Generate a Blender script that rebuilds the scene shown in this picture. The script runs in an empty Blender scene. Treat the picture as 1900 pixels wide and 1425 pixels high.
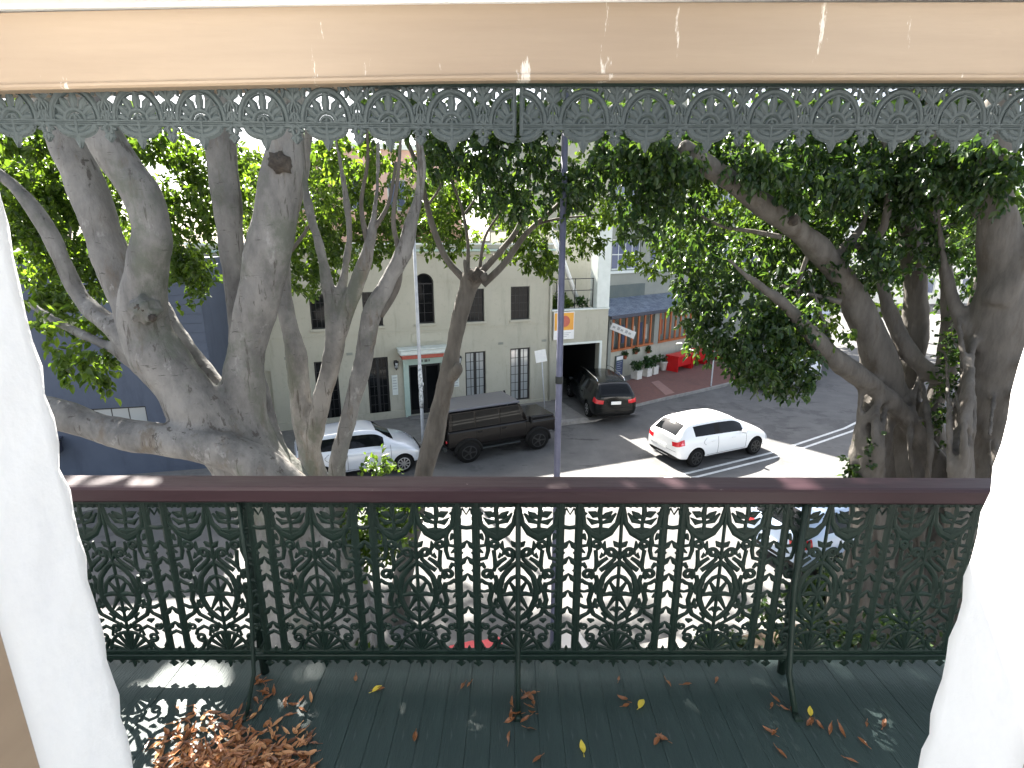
import bpy, bmesh, math, random
import numpy as np
from mathutils import Vector, Matrix
R = math.radians
random.seed(7); rng = np.random.default_rng(11)
S = bpy.context.scene
COL = S.collection

# ------------------------------------------------------------------ camera, sky, sun, exposure
CAM_H, F_PX, CX, CY, PITCH = 6.8, 980.0, 950.0, 712.5, R(14.8)
cam_d = bpy.data.cameras.new('camera'); cam = bpy.data.objects.new('camera', cam_d); COL.objects.link(cam)
cam_d.sensor_width = 36; cam_d.lens = 36*F_PX/1900; cam_d.clip_end = 2000; cam_d.clip_start = 0.05
cam.location = (0, 0, CAM_H); cam.rotation_euler = (R(90)-PITCH, 0, 0)
cam_d.dof.use_dof = False
S.camera = cam
SUN_EL = R(45); SUN_DIR = Vector((-.45, .9, 0)).normalized()*math.cos(SUN_EL) + Vector((0, 0, math.sin(SUN_EL)))
w = bpy.data.worlds.new('World'); S.world = w; w.use_nodes = True
nt = w.node_tree; bg = nt.nodes['Background']
sky = nt.nodes.new('ShaderNodeTexSky'); sky.sky_type = 'NISHITA'; sky.sun_disc = False
sky.sun_elevation = SUN_EL; sky.sun_rotation = math.atan2(SUN_DIR.x, SUN_DIR.y)
sky.air_density = 1.0; sky.dust_density = 2.5; sky.ozone_density = 1.0
hs = nt.nodes.new('ShaderNodeHueSaturation'); hs.inputs['Saturation'].default_value = .55
nt.links.new(sky.outputs[0], hs.inputs['Color']); nt.links.new(hs.outputs[0], bg.inputs[0]); bg.inputs[1].default_value = 0.065
sl = bpy.data.lights.new('sun', 'SUN'); sl.energy = 5.0; sl.angle = R(.55); sl.color = (1, .95, .87)
so = bpy.data.objects.new('sun', sl); COL.objects.link(so); so.rotation_euler = SUN_DIR.to_track_quat('Z', 'Y').to_euler()
so.location = (0, 0, 30)
S.view_settings.view_transform = 'Standard'; S.view_settings.look = 'None'
S.view_settings.gamma = 1.0; S.view_settings.use_curve_mapping = False
S.view_settings.exposure = 2.9
S.cycles.max_bounces = 8; S.cycles.diffuse_bounces = 4; S.cycles.transparent_max_bounces = 8

# ------------------------------------------------------------------ planning helpers
def ray(x, y):
    u = (x-CX)/F_PX; v = (CY-y)/F_PX
    return Vector((u, math.cos(PITCH)+v*math.sin(PITCH), -math.sin(PITCH)+v*math.cos(PITCH)))
def ground(x, y, z=0.0):
    d = ray(x, y); t = (z-CAM_H)/d.z
    return Vector((0, 0, CAM_H))+d*t
def atY(x, y, Y):
    d = ray(x, y); t = Y/d.y
    return Vector((0, 0, CAM_H))+d*t
def axial(P):
    return P.y*math.cos(PITCH)+(CAM_H-P.z)*math.sin(PITCH)

# ------------------------------------------------------------------ materials
def _nodes(name):
    m = bpy.data.materials.new(name); m.use_nodes = True
    n = m.node_tree; return m, n, n.nodes['Principled BSDF']
def mat(name, c, rough=.6, c2=None, scale=4, detail=6, lo=.35, hi=.65, metal=0, bump=0, bscale=None, stretch=None, spec=.5, coat=0):
    m, n, b = _nodes(name)
    b.inputs['Roughness'].default_value = rough; b.inputs['Metallic'].default_value = metal
    b.inputs['Specular IOR Level'].default_value = spec; b.inputs['Coat Weight'].default_value = coat
    b.inputs['Coat Roughness'].default_value = .05
    b.inputs['Base Color'].default_value = (*c, 1)
    tc = n.nodes.new('ShaderNodeTexCoord'); mp = n.nodes.new('ShaderNodeMapping')
    n.links.new(tc.outputs['Object'], mp.inputs[0])
    if stretch: mp.inputs['Scale'].default_value = stretch
    if c2 is not None:
        t = n.nodes.new('ShaderNodeTexNoise'); t.inputs['Scale'].default_value = scale; t.inputs['Detail'].default_value = detail
        t.inputs['Roughness'].default_value = .65
        n.links.new(mp.outputs[0], t.inputs['Vector'])
        r = n.nodes.new('ShaderNodeValToRGB'); r.color_ramp.elements[0].position = lo; r.color_ramp.elements[1].position = hi
        r.color_ramp.elements[0].color = (*c, 1); r.color_ramp.elements[1].color = (*c2, 1)
        n.links.new(t.outputs['Fac'], r.inputs[0]); n.links.new(r.outputs[0], b.inputs['Base Color'])
    if bump:
        t2 = n.nodes.new('ShaderNodeTexNoise'); t2.inputs['Scale'].default_value = bscale or scale*3; t2.inputs['Detail'].default_value = 5
        n.links.new(mp.outputs[0], t2.inputs['Vector'])
        bp = n.nodes.new('ShaderNodeBump'); bp.inputs['Strength'].default_value = bump; bp.inputs['Distance'].default_value = .02
        n.links.new(t2.outputs['Fac'], bp.inputs['Height']); n.links.new(bp.outputs[0], b.inputs['Normal'])
    return m
def add_streaks(m, col, scale, stretch, lo, hi, amt=1.0, seed=0):
    """thin wear marks laid over the base colour"""
    n = m.node_tree; b = n.nodes['Principled BSDF']; inp = b.inputs['Base Color']
    tc = n.nodes.new('ShaderNodeTexCoord'); mp = n.nodes.new('ShaderNodeMapping'); mp.inputs['Scale'].default_value = stretch
    mp.inputs['Location'].default_value = (seed, seed*1.7, seed*.3)
    n.links.new(tc.outputs['Object'], mp.inputs[0])
    t = n.nodes.new('ShaderNodeTexNoise'); t.inputs['Scale'].default_value = scale; t.inputs['Detail'].default_value = 7; t.inputs['Roughness'].default_value = .7
    n.links.new(mp.outputs[0], t.inputs['Vector'])
    r = n.nodes.new('ShaderNodeValToRGB'); r.color_ramp.elements[0].position = lo; r.color_ramp.elements[1].position = hi
    r.color_ramp.elements[0].color = (0, 0, 0, 1); r.color_ramp.elements[1].color = (amt, amt, amt, 1)
    n.links.new(t.outputs['Fac'], r.inputs[0])
    mx = n.nodes.new('ShaderNodeMixRGB'); n.links.new(r.outputs[0], mx.inputs[0])
    if inp.links: n.links.new(inp.links[0].from_socket, mx.inputs[1])
    else: mx.inputs[1].default_value = inp.default_value
    mx.inputs[2].default_value = (*col, 1)
    n.links.new(mx.outputs[0], inp)
    return m
def leaf_mat(name, c1, c2, c3, trans=.5):
    m, n, b = _nodes(name)
    g = n.nodes.new('ShaderNodeNewGeometry'); r = n.nodes.new('ShaderNodeValToRGB')
    e = r.color_ramp.elements; e[0].color = (*c1, 1); e[1].color = (*c3, 1); k = e.new(.5); k.color = (*c2, 1)
    n.links.new(g.outputs['Random Per Island'], r.inputs[0])
    n.links.new(r.outputs[0], b.inputs['Base Color']); b.inputs['Roughness'].default_value = .38
    t = n.nodes.new('ShaderNodeBsdfTranslucent')
    mul = n.nodes.new('ShaderNodeMixRGB'); mul.blend_type = 'MULTIPLY'; mul.inputs[0].default_value = 1
    n.links.new(r.outputs[0], mul.inputs[1]); mul.inputs[2].default_value = (2.5, 2.4, .72, 1)
    n.links.new(mul.outputs[0], t.inputs[0])
    mx = n.nodes.new('ShaderNodeMixShader'); mx.inputs[0].default_value = trans
    n.links.new(b.outputs[0], mx.inputs[1]); n.links.new(t.outputs[0], mx.inputs[2])
    n.links.new(mx.outputs[0], n.nodes['Material Output'].inputs[0])
    return m
def glass_mat(name, c=(.02, .025, .03), rough=.05):
    m = mat(name, c, rough, spec=.8); return m

M = {}
M['asphalt'] = mat('asphalt', (.085, .083, .082), .85, (.125, .122, .118), 1.3, 10, .3, .7, bump=.25, bscale=60)
add_streaks(M['asphalt'], (.05, .05, .05), .5, (1, 1, 1), .56, .60, .55, 3)
add_streaks(M['asphalt'], (.035, .035, .035), 1.1, (.35, 2.2, 1), .63, .645, .8, 13)
add_streaks(M['asphalt'], (.17, .165, .16), .35, (2, .4, 1), .55, .75, .5, 9)
M['pavement'] = mat('pavement', (.16, .155, .145), .85, (.22, .21, .2), 3, 8, bump=.15, bscale=50)
add_streaks(M['pavement'], (.09, .085, .08), 1.2, (1, 1, 1), .52, .7, .6, 5)
M['kerb'] = mat('kerb_stone', (.2, .19, .18), .85, (.3, .29, .27), 5, 8, bump=.2)
M['line'] = mat('road_paint', (.7, .7, .68), .7, (.45, .45, .44), 8, 8, .35, .7)
M['earth'] = mat('earth', (.07, .05, .035), .95, (.12, .09, .06), 5, 8, bump=.5, bscale=20)
M['cream'] = mat('cream_render', (.40, .385, .31), .85, (.47, .45, .37), .6, 8, .3, .7, bump=.06, bscale=30)
add_streaks(M['cream'], (.27, .26, .21), 1.0, (3, 3, .45), .54, .72, .55, 2)
add_streaks(M['cream'], (.33, .32, .26), 5.0, (1, 1, 1), .56, .62, .35, 12)
M['grey_render'] = mat('grey_render', (.24, .25, .22), .85, (.30, .31, .27), .5, 8, bump=.05, bscale=30)
add_streaks(M['grey_render'], (.2, .21, .2), 1.0, (2, 2, .4), .55, .8, .5, 9)
M['white_paint'] = mat('white_paint', (.78, .78, .76), .6, (.84, .84, .82), 2, 6, bump=.05, bscale=14)
M['plaster'] = mat('white_plaster', (.87, .87, .86), .75, (.89, .89, .88), 2.5, 8, .3, .7, bump=.3, bscale=14)
add_streaks(M['plaster'], (.74, .745, .76), 3, (1, 1, .5), .56, .70, .5, 6)
add_streaks(M['plaster'], (.55, .54, .5), 14, (1, 1, 1), .68, .72, .5, 16)
M['tan'] = mat('tan_paint', (.29, .215, .148), .45, (.33, .248, .172), 1.2, 6, .3, .7, bump=.05, bscale=8, stretch=(1, 1, 14))
add_streaks(M['tan'], (.74, .68, .6), 5, (2.2, 1, .35), .64, .67, .8, 4)
add_streaks(M['tan'], (.25, .2, .15), 3, (.5, 1, 2.5), .7, .74, .35, 14)
M['added_bounce_floor'] = mat('pale_bounce_floor', (.68, .66, .62), .5, (.74, .72, .68), 3)
M['green_iron'] = mat('dark_green_iron', (.005, .014, .0105), .5, (.009, .021, .0165), 9, 6, bump=.12, bscale=60, spec=.25)
M['flash_lit_iron'] = mat('flash_lit_green_iron', (.030, .042, .043), .65, (.052, .066, .067), 16, 8, .3, .7, bump=.15, bscale=80)  # the railing's green, lightened to paint flash light onto the frieze
M['green_floor'] = mat('dark_green_floor_paint', (.013, .027, .026), .5, (.024, .042, .041), 2.2, 9, .3, .7, bump=.25, bscale=30, stretch=(6, .8, 1), spec=.35)
add_streaks(M['green_floor'], (.15, .18, .19), 3, (3.4, .8, 1), .57, .76, .5, 2)  # pale wear streaks, strengthened to paint in a sun glint as well
add_streaks(M['green_floor'], (.10, .12, .125), 9, (4, .35, 1), .60, .70, .45, 19)
add_streaks(M['green_floor'], (.012, .02, .018), 1.6, (1, 1, 1), .55, .72, .6, 8)
M['maroon'] = mat('maroon_paint', (.021, .0085, .012), .45, (.033, .0145, .019), 3, 7, .3, .7, bump=.12, bscale=10, stretch=(.4, 3, 3), spec=.28)
add_streaks(M['maroon'], (.5, .46, .44), 7, (1.2, 3, 1.4), .69, .73, .6, 1)
M['bark'] = mat('smooth_grey_bark', (.10, .096, .092), .8, (.225, .215, .20), 2.6, 9, .36, .64, bump=.7, bscale=16, stretch=(1.3, 1.3, .7))
add_streaks(M['bark'], (.11, .085, .06), 2.0, (2.2, 2.2, .45), .575, .68, .75, 1)
add_streaks(M['bark'], (.38, .37, .355), 4.0, (1.2, 1.2, .7), .6, .66, .4, 12)
add_streaks(M['bark'], (.04, .035, .03), 9.0, (.6, .6, 3.2), .625, .67, .8, 22)
add_streaks(M['bark'], (.05, .042, .034), 2.6, (4.5, 4.5, .35), .585, .625, .75, 31)
add_streaks(M['bark'], (.09, .10, .075), 1.3, (1, 1, .8), .52, .62, .75, 37)
M['bark_b'] = mat('brown_grey_bark', (.07, .062, .053), .85, (.14, .125, .108), 3, 9, .33, .68, bump=.5, bscale=14, stretch=(2, 2, .6))  # brown bark, darkened to put the spreading fig's shadow into the colour
add_streaks(M['bark_b'], (.06, .045, .03), 2.5, (2, 2, .4), .54, .68, .75, 3)
M['twig'] = mat('twig_bark', (.12, .10, .08), .85, (.2, .18, .15), 6, 6, bump=.3)
M['scar'] = mat('pruned_wood_scar', (.03, .024, .02), .9, (.09, .075, .06), 9, 6, bump=.8, bscale=25)
M['leaf_a'] = leaf_mat('fig_leaf', (.016, .038, .012), (.030, .060, .018), (.05, .085, .024), .36)
M['leaf_b'] = leaf_mat('lime_backlit_leaf', (.030, .060, .014), (.055, .098, .020), (.092, .145, .032), .5)  # lighter leaf green, with the backlit look put into the colour
M['leaf_dark'] = leaf_mat('dark_shaded_leaf', (.014, .035, .014), (.030, .062, .022), (.056, .094, .028), .40)  # darker leaf green, with canopy shade put into the colour
M['pot_leaf'] = leaf_mat('pot_plant_leaf', (.012, .04, .014), (.03, .075, .02), (.05, .11, .03), .3)
M['dry_leaf'] = leaf_mat('fallen_brown_leaf', (.09, .036, .016), (.22, .085, .03), (.42, .23, .11), .15)
M['yellow_leaf'] = leaf_mat('fallen_yellow_leaf', (.5, .4, .05), (.55, .45, .06), (.6, .5, .1), .2)
M['glass'] = mat('window_glass', (.006, .007, .008), .05, spec=.22)
M['pale_glass'] = glass_mat('pale_curtained_glass', (.34, .36, .36), .12)
M['blue_glass'] = glass_mat('blue_grey_glass', (.10, .12, .2), .08)
M['black_frame'] = mat('black_frame_paint', (.012, .012, .013), .5)
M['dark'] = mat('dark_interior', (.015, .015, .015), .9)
M['white_trim'] = mat('white_trim', (.62, .66, .62), .6, (.7, .74, .7), 3, 6)
M['pale_green'] = mat('pale_green_cornice_paint', (.40, .52, .46), .6, (.46, .57, .5), 3, 6)
M['red_trim'] = mat('terracotta_red_paint', (.45, .09, .06), .6, (.5, .13, .09), 6, 5)
M['blue_wall'] = mat('slate_blue_paint', (.062, .078, .115), .7, (.08, .098, .14), .8, 8, bump=.05, bscale=20)
add_streaks(M['blue_wall'], (.035, .045, .07), 1, (2, 2, .5), .52, .75, .6, 6)
M['timber'] = mat('orange_brown_timber', (.36, .10, .03), .5, (.46, .15, .05), 3, 8, bump=.15, stretch=(3, 3, .4))
M['tin'] = mat('blue_grey_roof_sheet', (.12, .15, .21), .35, (.3, .35, .44), 3, 6, metal=.5)
M['dark_tin'] = mat('dark_fascia', (.04, .045, .07), .4)
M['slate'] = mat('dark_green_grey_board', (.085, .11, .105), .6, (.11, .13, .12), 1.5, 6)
M['red_plastic'] = mat('red_plastic', (.62, .012, .014), .35, (.55, .01, .012), 3)
M['pot_white'] = mat('white_glazed_pot', (.72, .70, .64), .5, (.6, .58, .52), 5, 6)
M['terracotta'] = mat('terracotta_pot', (.35, .10, .05), .8, (.42, .14, .08), 6)
M['sign_white'] = mat('sign_white', (.8, .8, .78), .4, (.72, .72, .72), 8)
M['sign_grey'] = mat('sign_back_grey', (.4, .42, .44), .4, metal=.6)
M['orange'] = mat('orange_banner', (.80, .40, .05), .6, (.72, .32, .05), 3)
M['ink'] = mat('dark_ink', (.03, .03, .04), .6)
M['lime'] = mat('lime_leaf_print', (.35, .62, .06), .6, (.25, .5, .05), 9)
M['pole'] = mat('blue_grey_pole_paint', (.10, .105, .16), .45, (.14, .14, .2), 5, 6, metal=.2, bump=.05)
M['pole_w'] = mat('pale_pole_paint', (.42, .44, .47), .5, (.55, .56, .58), 5, 6)
M['paper'] = mat('torn_paper', (.65, .66, .66), .8, (.25, .27, .28), 12, 6, .45, .6)
M['tyre'] = mat('tyre_rubber', (.007, .007, .007), .85, spec=.2, bump=.1, bscale=60)
M['rim'] = mat('alloy_rim', (.5, .5, .5), .3, metal=.9)
M['rim_dark'] = mat('dark_rim', (.02, .02, .02), .45, metal=.3)
M['car_glass'] = mat('car_glass', (.005, .006, .007), .04, spec=.2)
M['trim_black'] = mat('black_plastic_trim', (.008, .008, .008), .6, spec=.2)
M['chrome'] = mat('chrome', (.75, .75, .75), .18, metal=1)
M['lamp_clear'] = mat('headlight_glass', (.6, .62, .64), .12, metal=.3)
M['lamp_red'] = mat('tail_light_red', (.55, .012, .02), .15, coat=.6)
M['car_white'] = mat('white_car_paint', (.78, .78, .77), .25, coat=1)
M['car_silver'] = mat('silver_white_car_paint', (.58, .61, .66), .25, coat=1, metal=.15)
M['car_black'] = mat('black_car_paint', (.005, .006, .006), .2, spec=.25, coat=.2)
M['car_blue'] = mat('pale_blue_car_paint', (.42, .52, .68), .25, coat=1, metal=.1)
M['off_black'] = mat('black_brown_car_paint', (.007, .006, .006), .25, spec=.2, coat=.15)
M['roof_grey'] = mat('grey_roof_paint', (.075, .078, .095), .35, coat=.4)
M['plate'] = mat('number_plate', (.8, .8, .78), .4)
M['pinkish'] = mat('salmon_render', (.62, .40, .34), .85, (.68, .46, .4), .8)
M['pale_bld'] = mat('pale_render', (.66, .66, .64), .85, (.72, .72, .7), .6)
M['steel'] = mat('dark_steel', (.03, .035, .035), .5, metal=.5)
M['bin_red'] = mat('red_bin_lid', (.62, .04, .05), .5)
M['bin_green'] = mat('dark_green_bin', (.02, .04, .03), .6)
M['bin_pale'] = mat('pale_bin_lid', (.66, .6, .55), .5)
M['brick_red'] = mat('red_brick', (.25, .085, .055), .9, (.33, .13, .09), 6, 6, bump=.2)
# terracotta paving: bricks are only a few pixels out there, so they live in the material
def brick_mat():
    m, n, b = _nodes('terracotta_brick_paving')
    tc = n.nodes.new('ShaderNodeTexCoord'); mp = n.nodes.new('ShaderNodeMapping'); mp.inputs['Rotation'].default_value = (0, 0, R(38))
    br = n.nodes.new('ShaderNodeTexBrick'); br.inputs['Scale'].default_value = 4.2
    br.inputs['Color1'].default_value = (.19, .075, .058, 1); br.inputs['Color2'].default_value = (.135, .06, .05, 1); br.inputs['Mortar'].default_value = (.12, .09, .075, 1)
    br.inputs['Mortar Size'].default_value = .02
    n.links.new(tc.outputs['Object'], mp.inputs[0]); n.links.new(mp.outputs[0], br.inputs['Vector'])
    n.links.new(br.outputs['Color'], b.inputs['Base Color']); b.inputs['Roughness'].default_value = .85
    return m
M['paving'] = brick_mat(); add_streaks(M['paving'], (.10, .055, .045), .8, (1, 1, 1), .5, .7, .7, 2)
M['paving_band'] = mat('pink_paving_band', (.30, .17, .14), .85, (.24, .14, .12), 6)

# ------------------------------------------------------------------ mesh helpers
WSCALE = 1.0
class MB:
    def __init__(s): s.bm = bmesh.new()
    def box(s, c, size, rot=None, bev=0, seg=1, mi=0):
        mtx = Matrix.Translation(c) @ (rot.to_4x4() if rot is not None else Matrix.Identity(4)) @ Matrix.Diagonal((*size, 1))
        r = bmesh.ops.create_cube(s.bm, size=1, matrix=mtx)
        fs = set(f for v in r['verts'] for f in v.link_faces)
        for f in fs: f.material_index = mi
        if bev:
            es = list(set(e for f in fs for e in f.edges))
            o = bmesh.ops.bevel(s.bm, geom=es, offset=bev, segments=seg, affect='EDGES', profile=.5)
            for f in o['faces']: f.material_index = mi
        return s
    def b2(s, x0, x1, y0, y1, z0, z1, bev=0, mi=0):
        return s.box(((x0+x1)/2, (y0+y1)/2, (z0+z1)/2), (abs(x1-x0), abs(y1-y0), abs(z1-z0)), bev=bev, mi=mi)
    def poly(s, pts, mi=0):
        vs = [s.bm.verts.new(p) for p in pts]; f = s.bm.faces.new(vs); f.material_index = mi; return f
    def prism(s, pts, z0, z1, mi=0):
        lo = [s.bm.verts.new((p[0], p[1], z0)) for p in pts]; hi = [s.bm.verts.new((p[0], p[1], z1)) for p in pts]
        n = len(pts); fs = []
        for i in range(n):
            fs.append(s.bm.faces.new((lo[i], lo[(i+1) % n], hi[(i+1) % n], hi[i])))
        fs.append(s.bm.faces.new(hi)); fs.append(s.bm.faces.new(lo[::-1]))
        for f in fs: f.material_index = mi
        return s
    def prism_y(s, pts, y0, y1, mi=0):   # outline in x,z, depth in y
        lo = [s.bm.verts.new((p[0], y0, p[1])) for p in pts]; hi = [s.bm.verts.new((p[0], y1, p[1])) for p in pts]
        n = len(pts)
        fs = [s.bm.faces.new((lo[i], lo[(i+1) % n], hi[(i+1) % n], hi[i])) for i in range(n)]
        fs += [s.bm.faces.new(hi), s.bm.faces.new(lo[::-1])]
        for f in fs: f.material_index = mi
        return s
    def tube(s, pts, rad, seg=8, cap=True, mi=0):
        pts = [Vector(p) for p in pts]; n = len(pts)
        if not hasattr(rad, '__len__'): rad = [rad]*n
        t0 = (pts[1]-pts[0]).normalized(); up = Vector((0, 0, 1)) if abs(t0.z) < .9 else Vector((1, 0, 0))
        nrm = t0.cross(up).normalized(); rings = []
        for i, p in enumerate(pts):
            t = (pts[min(i+1, n-1)]-pts[max(i-1, 0)]).normalized()
            nrm = (nrm-t*nrm.dot(t)).normalized(); bn = t.cross(nrm)
            rings.append([s.bm.verts.new(p+(nrm*math.cos(a)+bn*math.sin(a))*rad[i]) for a in [2*math.pi*k/seg for k in range(seg)]])
        for a, b in zip(rings, rings[1:]):
            for k in range(seg):
                f = s.bm.faces.new((a[k], a[(k+1) % seg], b[(k+1) % seg], b[k])); f.smooth = True; f.material_index = mi
        if cap:
            s.bm.faces.new(rings[0][::-1]).material_index = mi; s.bm.faces.new(rings[-1]).material_index = mi
        return s
    def lathe(s, prof, c=(0, 0, 0), axis='z', seg=20, mi=0):
        c = Vector(c); rings = []
        for r, h in prof:
            ring = []
            for k in range(seg):
                a = 2*math.pi*k/seg; u, v = r*math.cos(a), r*math.sin(a)
                p = {'z': (u, v, h), 'y': (u, h, v), 'x': (h, u, v)}[axis]
                ring.append(s.bm.verts.new(c+Vector(p)))
            rings.append(ring)
        for a, b in zip(rings, rings[1:]):
            for k in range(seg):
                f = s.bm.faces.new((a[k], a[(k+1) % seg], b[(k+1) % seg], b[k])); f.smooth = True; f.material_index = mi
        s.bm.faces.new(rings[0][::-1]).material_index = mi; s.bm.faces.new(rings[-1]).material_index = mi
        return s
    def ribbon(s, pts, wd, th=.008, y=0.0):   # bar of lens-shaped section in the x,z plane
        n = len(pts); P = [Vector((p[0], 0, p[1])) for p in pts]
        if not hasattr(wd, '__len__'): wd = [wd]*n
        rings = []
        yo = y+random.uniform(-.0007, .0007); wd = [q*WSCALE for q in wd]
        for i in range(n):
            t = (P[min(i+1, n-1)]-P[max(i-1, 0)])
            if t.length < 1e-7: t = Vector((1, 0, 0))
            t.normalize(); nn = Vector((-t.z, 0, t.x))
            h = wd[i]/2; q = P[i]
            rings.append([s.bm.verts.new(q+nn*h+Vector((0, yo, 0))), s.bm.verts.new(q+nn*h*.35+Vector((0, yo-th/2, 0))), s.bm.verts.new(q-nn*h*.35+Vector((0, yo-th/2, 0))),
                          s.bm.verts.new(q-nn*h+Vector((0, yo, 0))), s.bm.verts.new(q-nn*h*.35+Vector((0, yo+th/2, 0))), s.bm.verts.new(q+nn*h*.35+Vector((0, yo+th/2, 0)))])
        for a, b in zip(rings, rings[1:]):
            for k in range(6): s.bm.faces.new((a[k], a[(k+1) % 6], b[(k+1) % 6], b[k]))
        s.bm.faces.new(rings[0][::-1]); s.bm.faces.new(rings[-1])
        return s
    def mesh(s, name, mats):
        bmesh.ops.recalc_face_normals(s.bm, faces=s.bm.faces)
        me = bpy.data.meshes.new(name); s.bm.to_mesh(me); s.bm.free()
        for m in (mats if isinstance(mats, (list, tuple)) else [mats]): me.materials.append(m)
        return me
    def build(s, name, mats, parent=None, smooth=False):
        me = s.mesh(name, mats)
        if smooth:
            for p in me.polygons: p.use_smooth = True
        return link(name, me, parent)
def link(name, me, parent=None, loc=None, rz=0):
    o = bpy.data.objects.new(name, me); COL.objects.link(o)
    if parent: o.parent = parent
    if loc is not None: o.location = loc
    if rz: o.rotation_euler.z = rz
    return o
def tag(o, label=None, cat=None, group=None, kind=None):
    if label: o['label'] = label
    if cat: o['category'] = cat
    if group: o['group'] = group
    if kind: o['kind'] = kind
    return o
def thing(name, label, cat, loc=(0, 0, 0), rz=0, group=None):
    o = bpy.data.objects.new(name, None); COL.objects.link(o); o.location = loc; o.rotation_euler.z = rz
    o.empty_display_size = .2
    return tag(o, label, cat, group)
def copy_tree(o, parent=None):
    c = o.copy(); COL.objects.link(c)
    if parent: c.parent = parent
    for ch in list(o.children): copy_tree(ch, c)
    return c
def evaluated(me, mods):
    o = bpy.data.objects.new('tmp', me); COL.objects.link(o)
    for typ, kw in mods:
        md = o.modifiers.new('m', typ)
        for k, v in kw.items(): setattr(md, k, v)
    dg = bpy.context.evaluated_depsgraph_get(); dg.update()
    out = bpy.data.meshes.new_from_object(o.evaluated_get(dg)); bpy.data.objects.remove(o)
    return out

# ------------------------------------------------------------------ setting: ground, pavements, kerbs, lines
KERB_F = [(-40, -2.5), (-22, 7.0), (-9.9, 13.5), (-2.81, 17.35), (1.91, 19.52), (3.22, 19.98), (4.87, 21.7), (6.85, 23.0), (8.71, 24.18), (11.52, 26.0), (15.92, 31.1), (23.24, 41), (34.2, 57), (60, 95)]
KERB_N = [(-40, -7.5), (-12, 2.6), (-5, 5.1), (-1, 6.55), (3, 7.75), (7, 8.95), (11, 10.9), (16, 14.6), (22, 20), (30, 30), (44, 50), (70, 92)]
o = MB().b2(-400, 400, -300, 500, -.6, 0).build('road', M['asphalt']); tag(o, kind='structure', label='shaded grey asphalt road sloping away between kerbs')
def pavement(name, kerb, far, mt, label):
    m = MB(); pts = [(x, y) for x, y in kerb]+far
    m.prism(pts, .004, .125); o = m.build(name, mt); tag(o, label, kind='structure')
pavement('pavement', KERB_F, [(60, 300), (-300, 300), (-300, -2.5)], M['pavement'], 'grey footpath on the far side of the road')
pavement('pavement', KERB_N[::-1], [(-40, -60), (90, -60), (90, 92)], M['pavement'], 'grey footpath below the balcony')
def strip(pts, wd, z0, z1, name, mt, label):
    m = MB(); P = [Vector((x, y, 0)) for x, y in pts]; L = []; Rr = []
    for i, p in enumerate(P):
        t = (P[min(i+1, len(P)-1)]-P[max(i-1, 0)]).normalized(); nn = Vector((-t.y, t.x, 0))
        L.append(p+nn*wd/2); Rr.append(p-nn*wd/2)
    m.prism([(q.x, q.y) for q in L+Rr[::-1]], z0, z1)
    return tag(m.build(name, mt), label, kind='structure')
strip(KERB_F, .3, .002, .131, 'kerb', M['kerb'], 'stone kerb on the far side of the road')
strip(KERB_N, .3, .002, .131, 'kerb', M['kerb'], 'stone kerb below the balcony')
CL = [(-6, 10.4), (1, 12.95), (5.61, 14.92), (8.85, 16.51), (12.8, 18.96), (16.2, 21.6), (19.54, 24.96), (24.7, 31.14), (36, 47)]
for d in (-.16, .16):
    strip([(x-d*.42, y+d*.9) for x, y in CL], .1, .002, .006, 'centre_line', M['line'], 'white line of the double centre line on the road')
# driveway apron and terracotta paving outside the cafe
A0 = Vector((-7.085, 19.052, .125)); RZ = R(21.05)
def fp(s, off, z):     # facade coordinates -> world
    return Vector((A0.x+s*math.cos(RZ)+off*math.sin(RZ), A0.y+s*math.sin(RZ)-off*math.cos(RZ), z))
m = MB(); m.prism([tuple(fp(a, b, 0)[:2]) for a, b in ((9.7, 3.1), (12.0, 3.05), (11.9, -.1), (9.8, -.1))], .127, .1365)
tag(m.build('driveway', M['asphalt']), 'grey driveway slab in front of the garage', kind='structure')
pv = [ground(*q, .13) for q in ((1170, 752), (1232, 737), (1292, 724), (1364, 706), (1390, 668), (1330, 655), (1248, 676), (1160, 708), (1150, 735))]
m = MB(); m.prism([(p.x, p.y) for p in pv], .127, .1365)
tag(m.build('brick_paving', M['paving']), 'terracotta brick paving outside the cafe', kind='structure')
bd = [ground(*q, .135) for q in ((1235, 733), (1252, 729), (1222, 706), (1208, 709))]
m = MB(); m.prism([(p.x, p.y) for p in bd], .1370, .1410)
tag(m.build('paving_band', M['paving_band']), 'pale pink band crossing the brick paving', kind='structure')
for P0, rr in (((-2.6, 5.0), (1.9, 1.1)), ((5.9, 6.6), (2.8, 1.6))):
    m = MB(); m.prism([(P0[0]+rr[0]*math.cos(a)*(1+.1*math.sin(3*a)), P0[1]+rr[1]*math.sin(a)) for a in [k*math.pi/14 for k in range(28)]], .126, .16)
    tag(m.build('tree_bed', M['earth']), 'bare earth bed around the fig tree roots', kind='structure')

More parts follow.
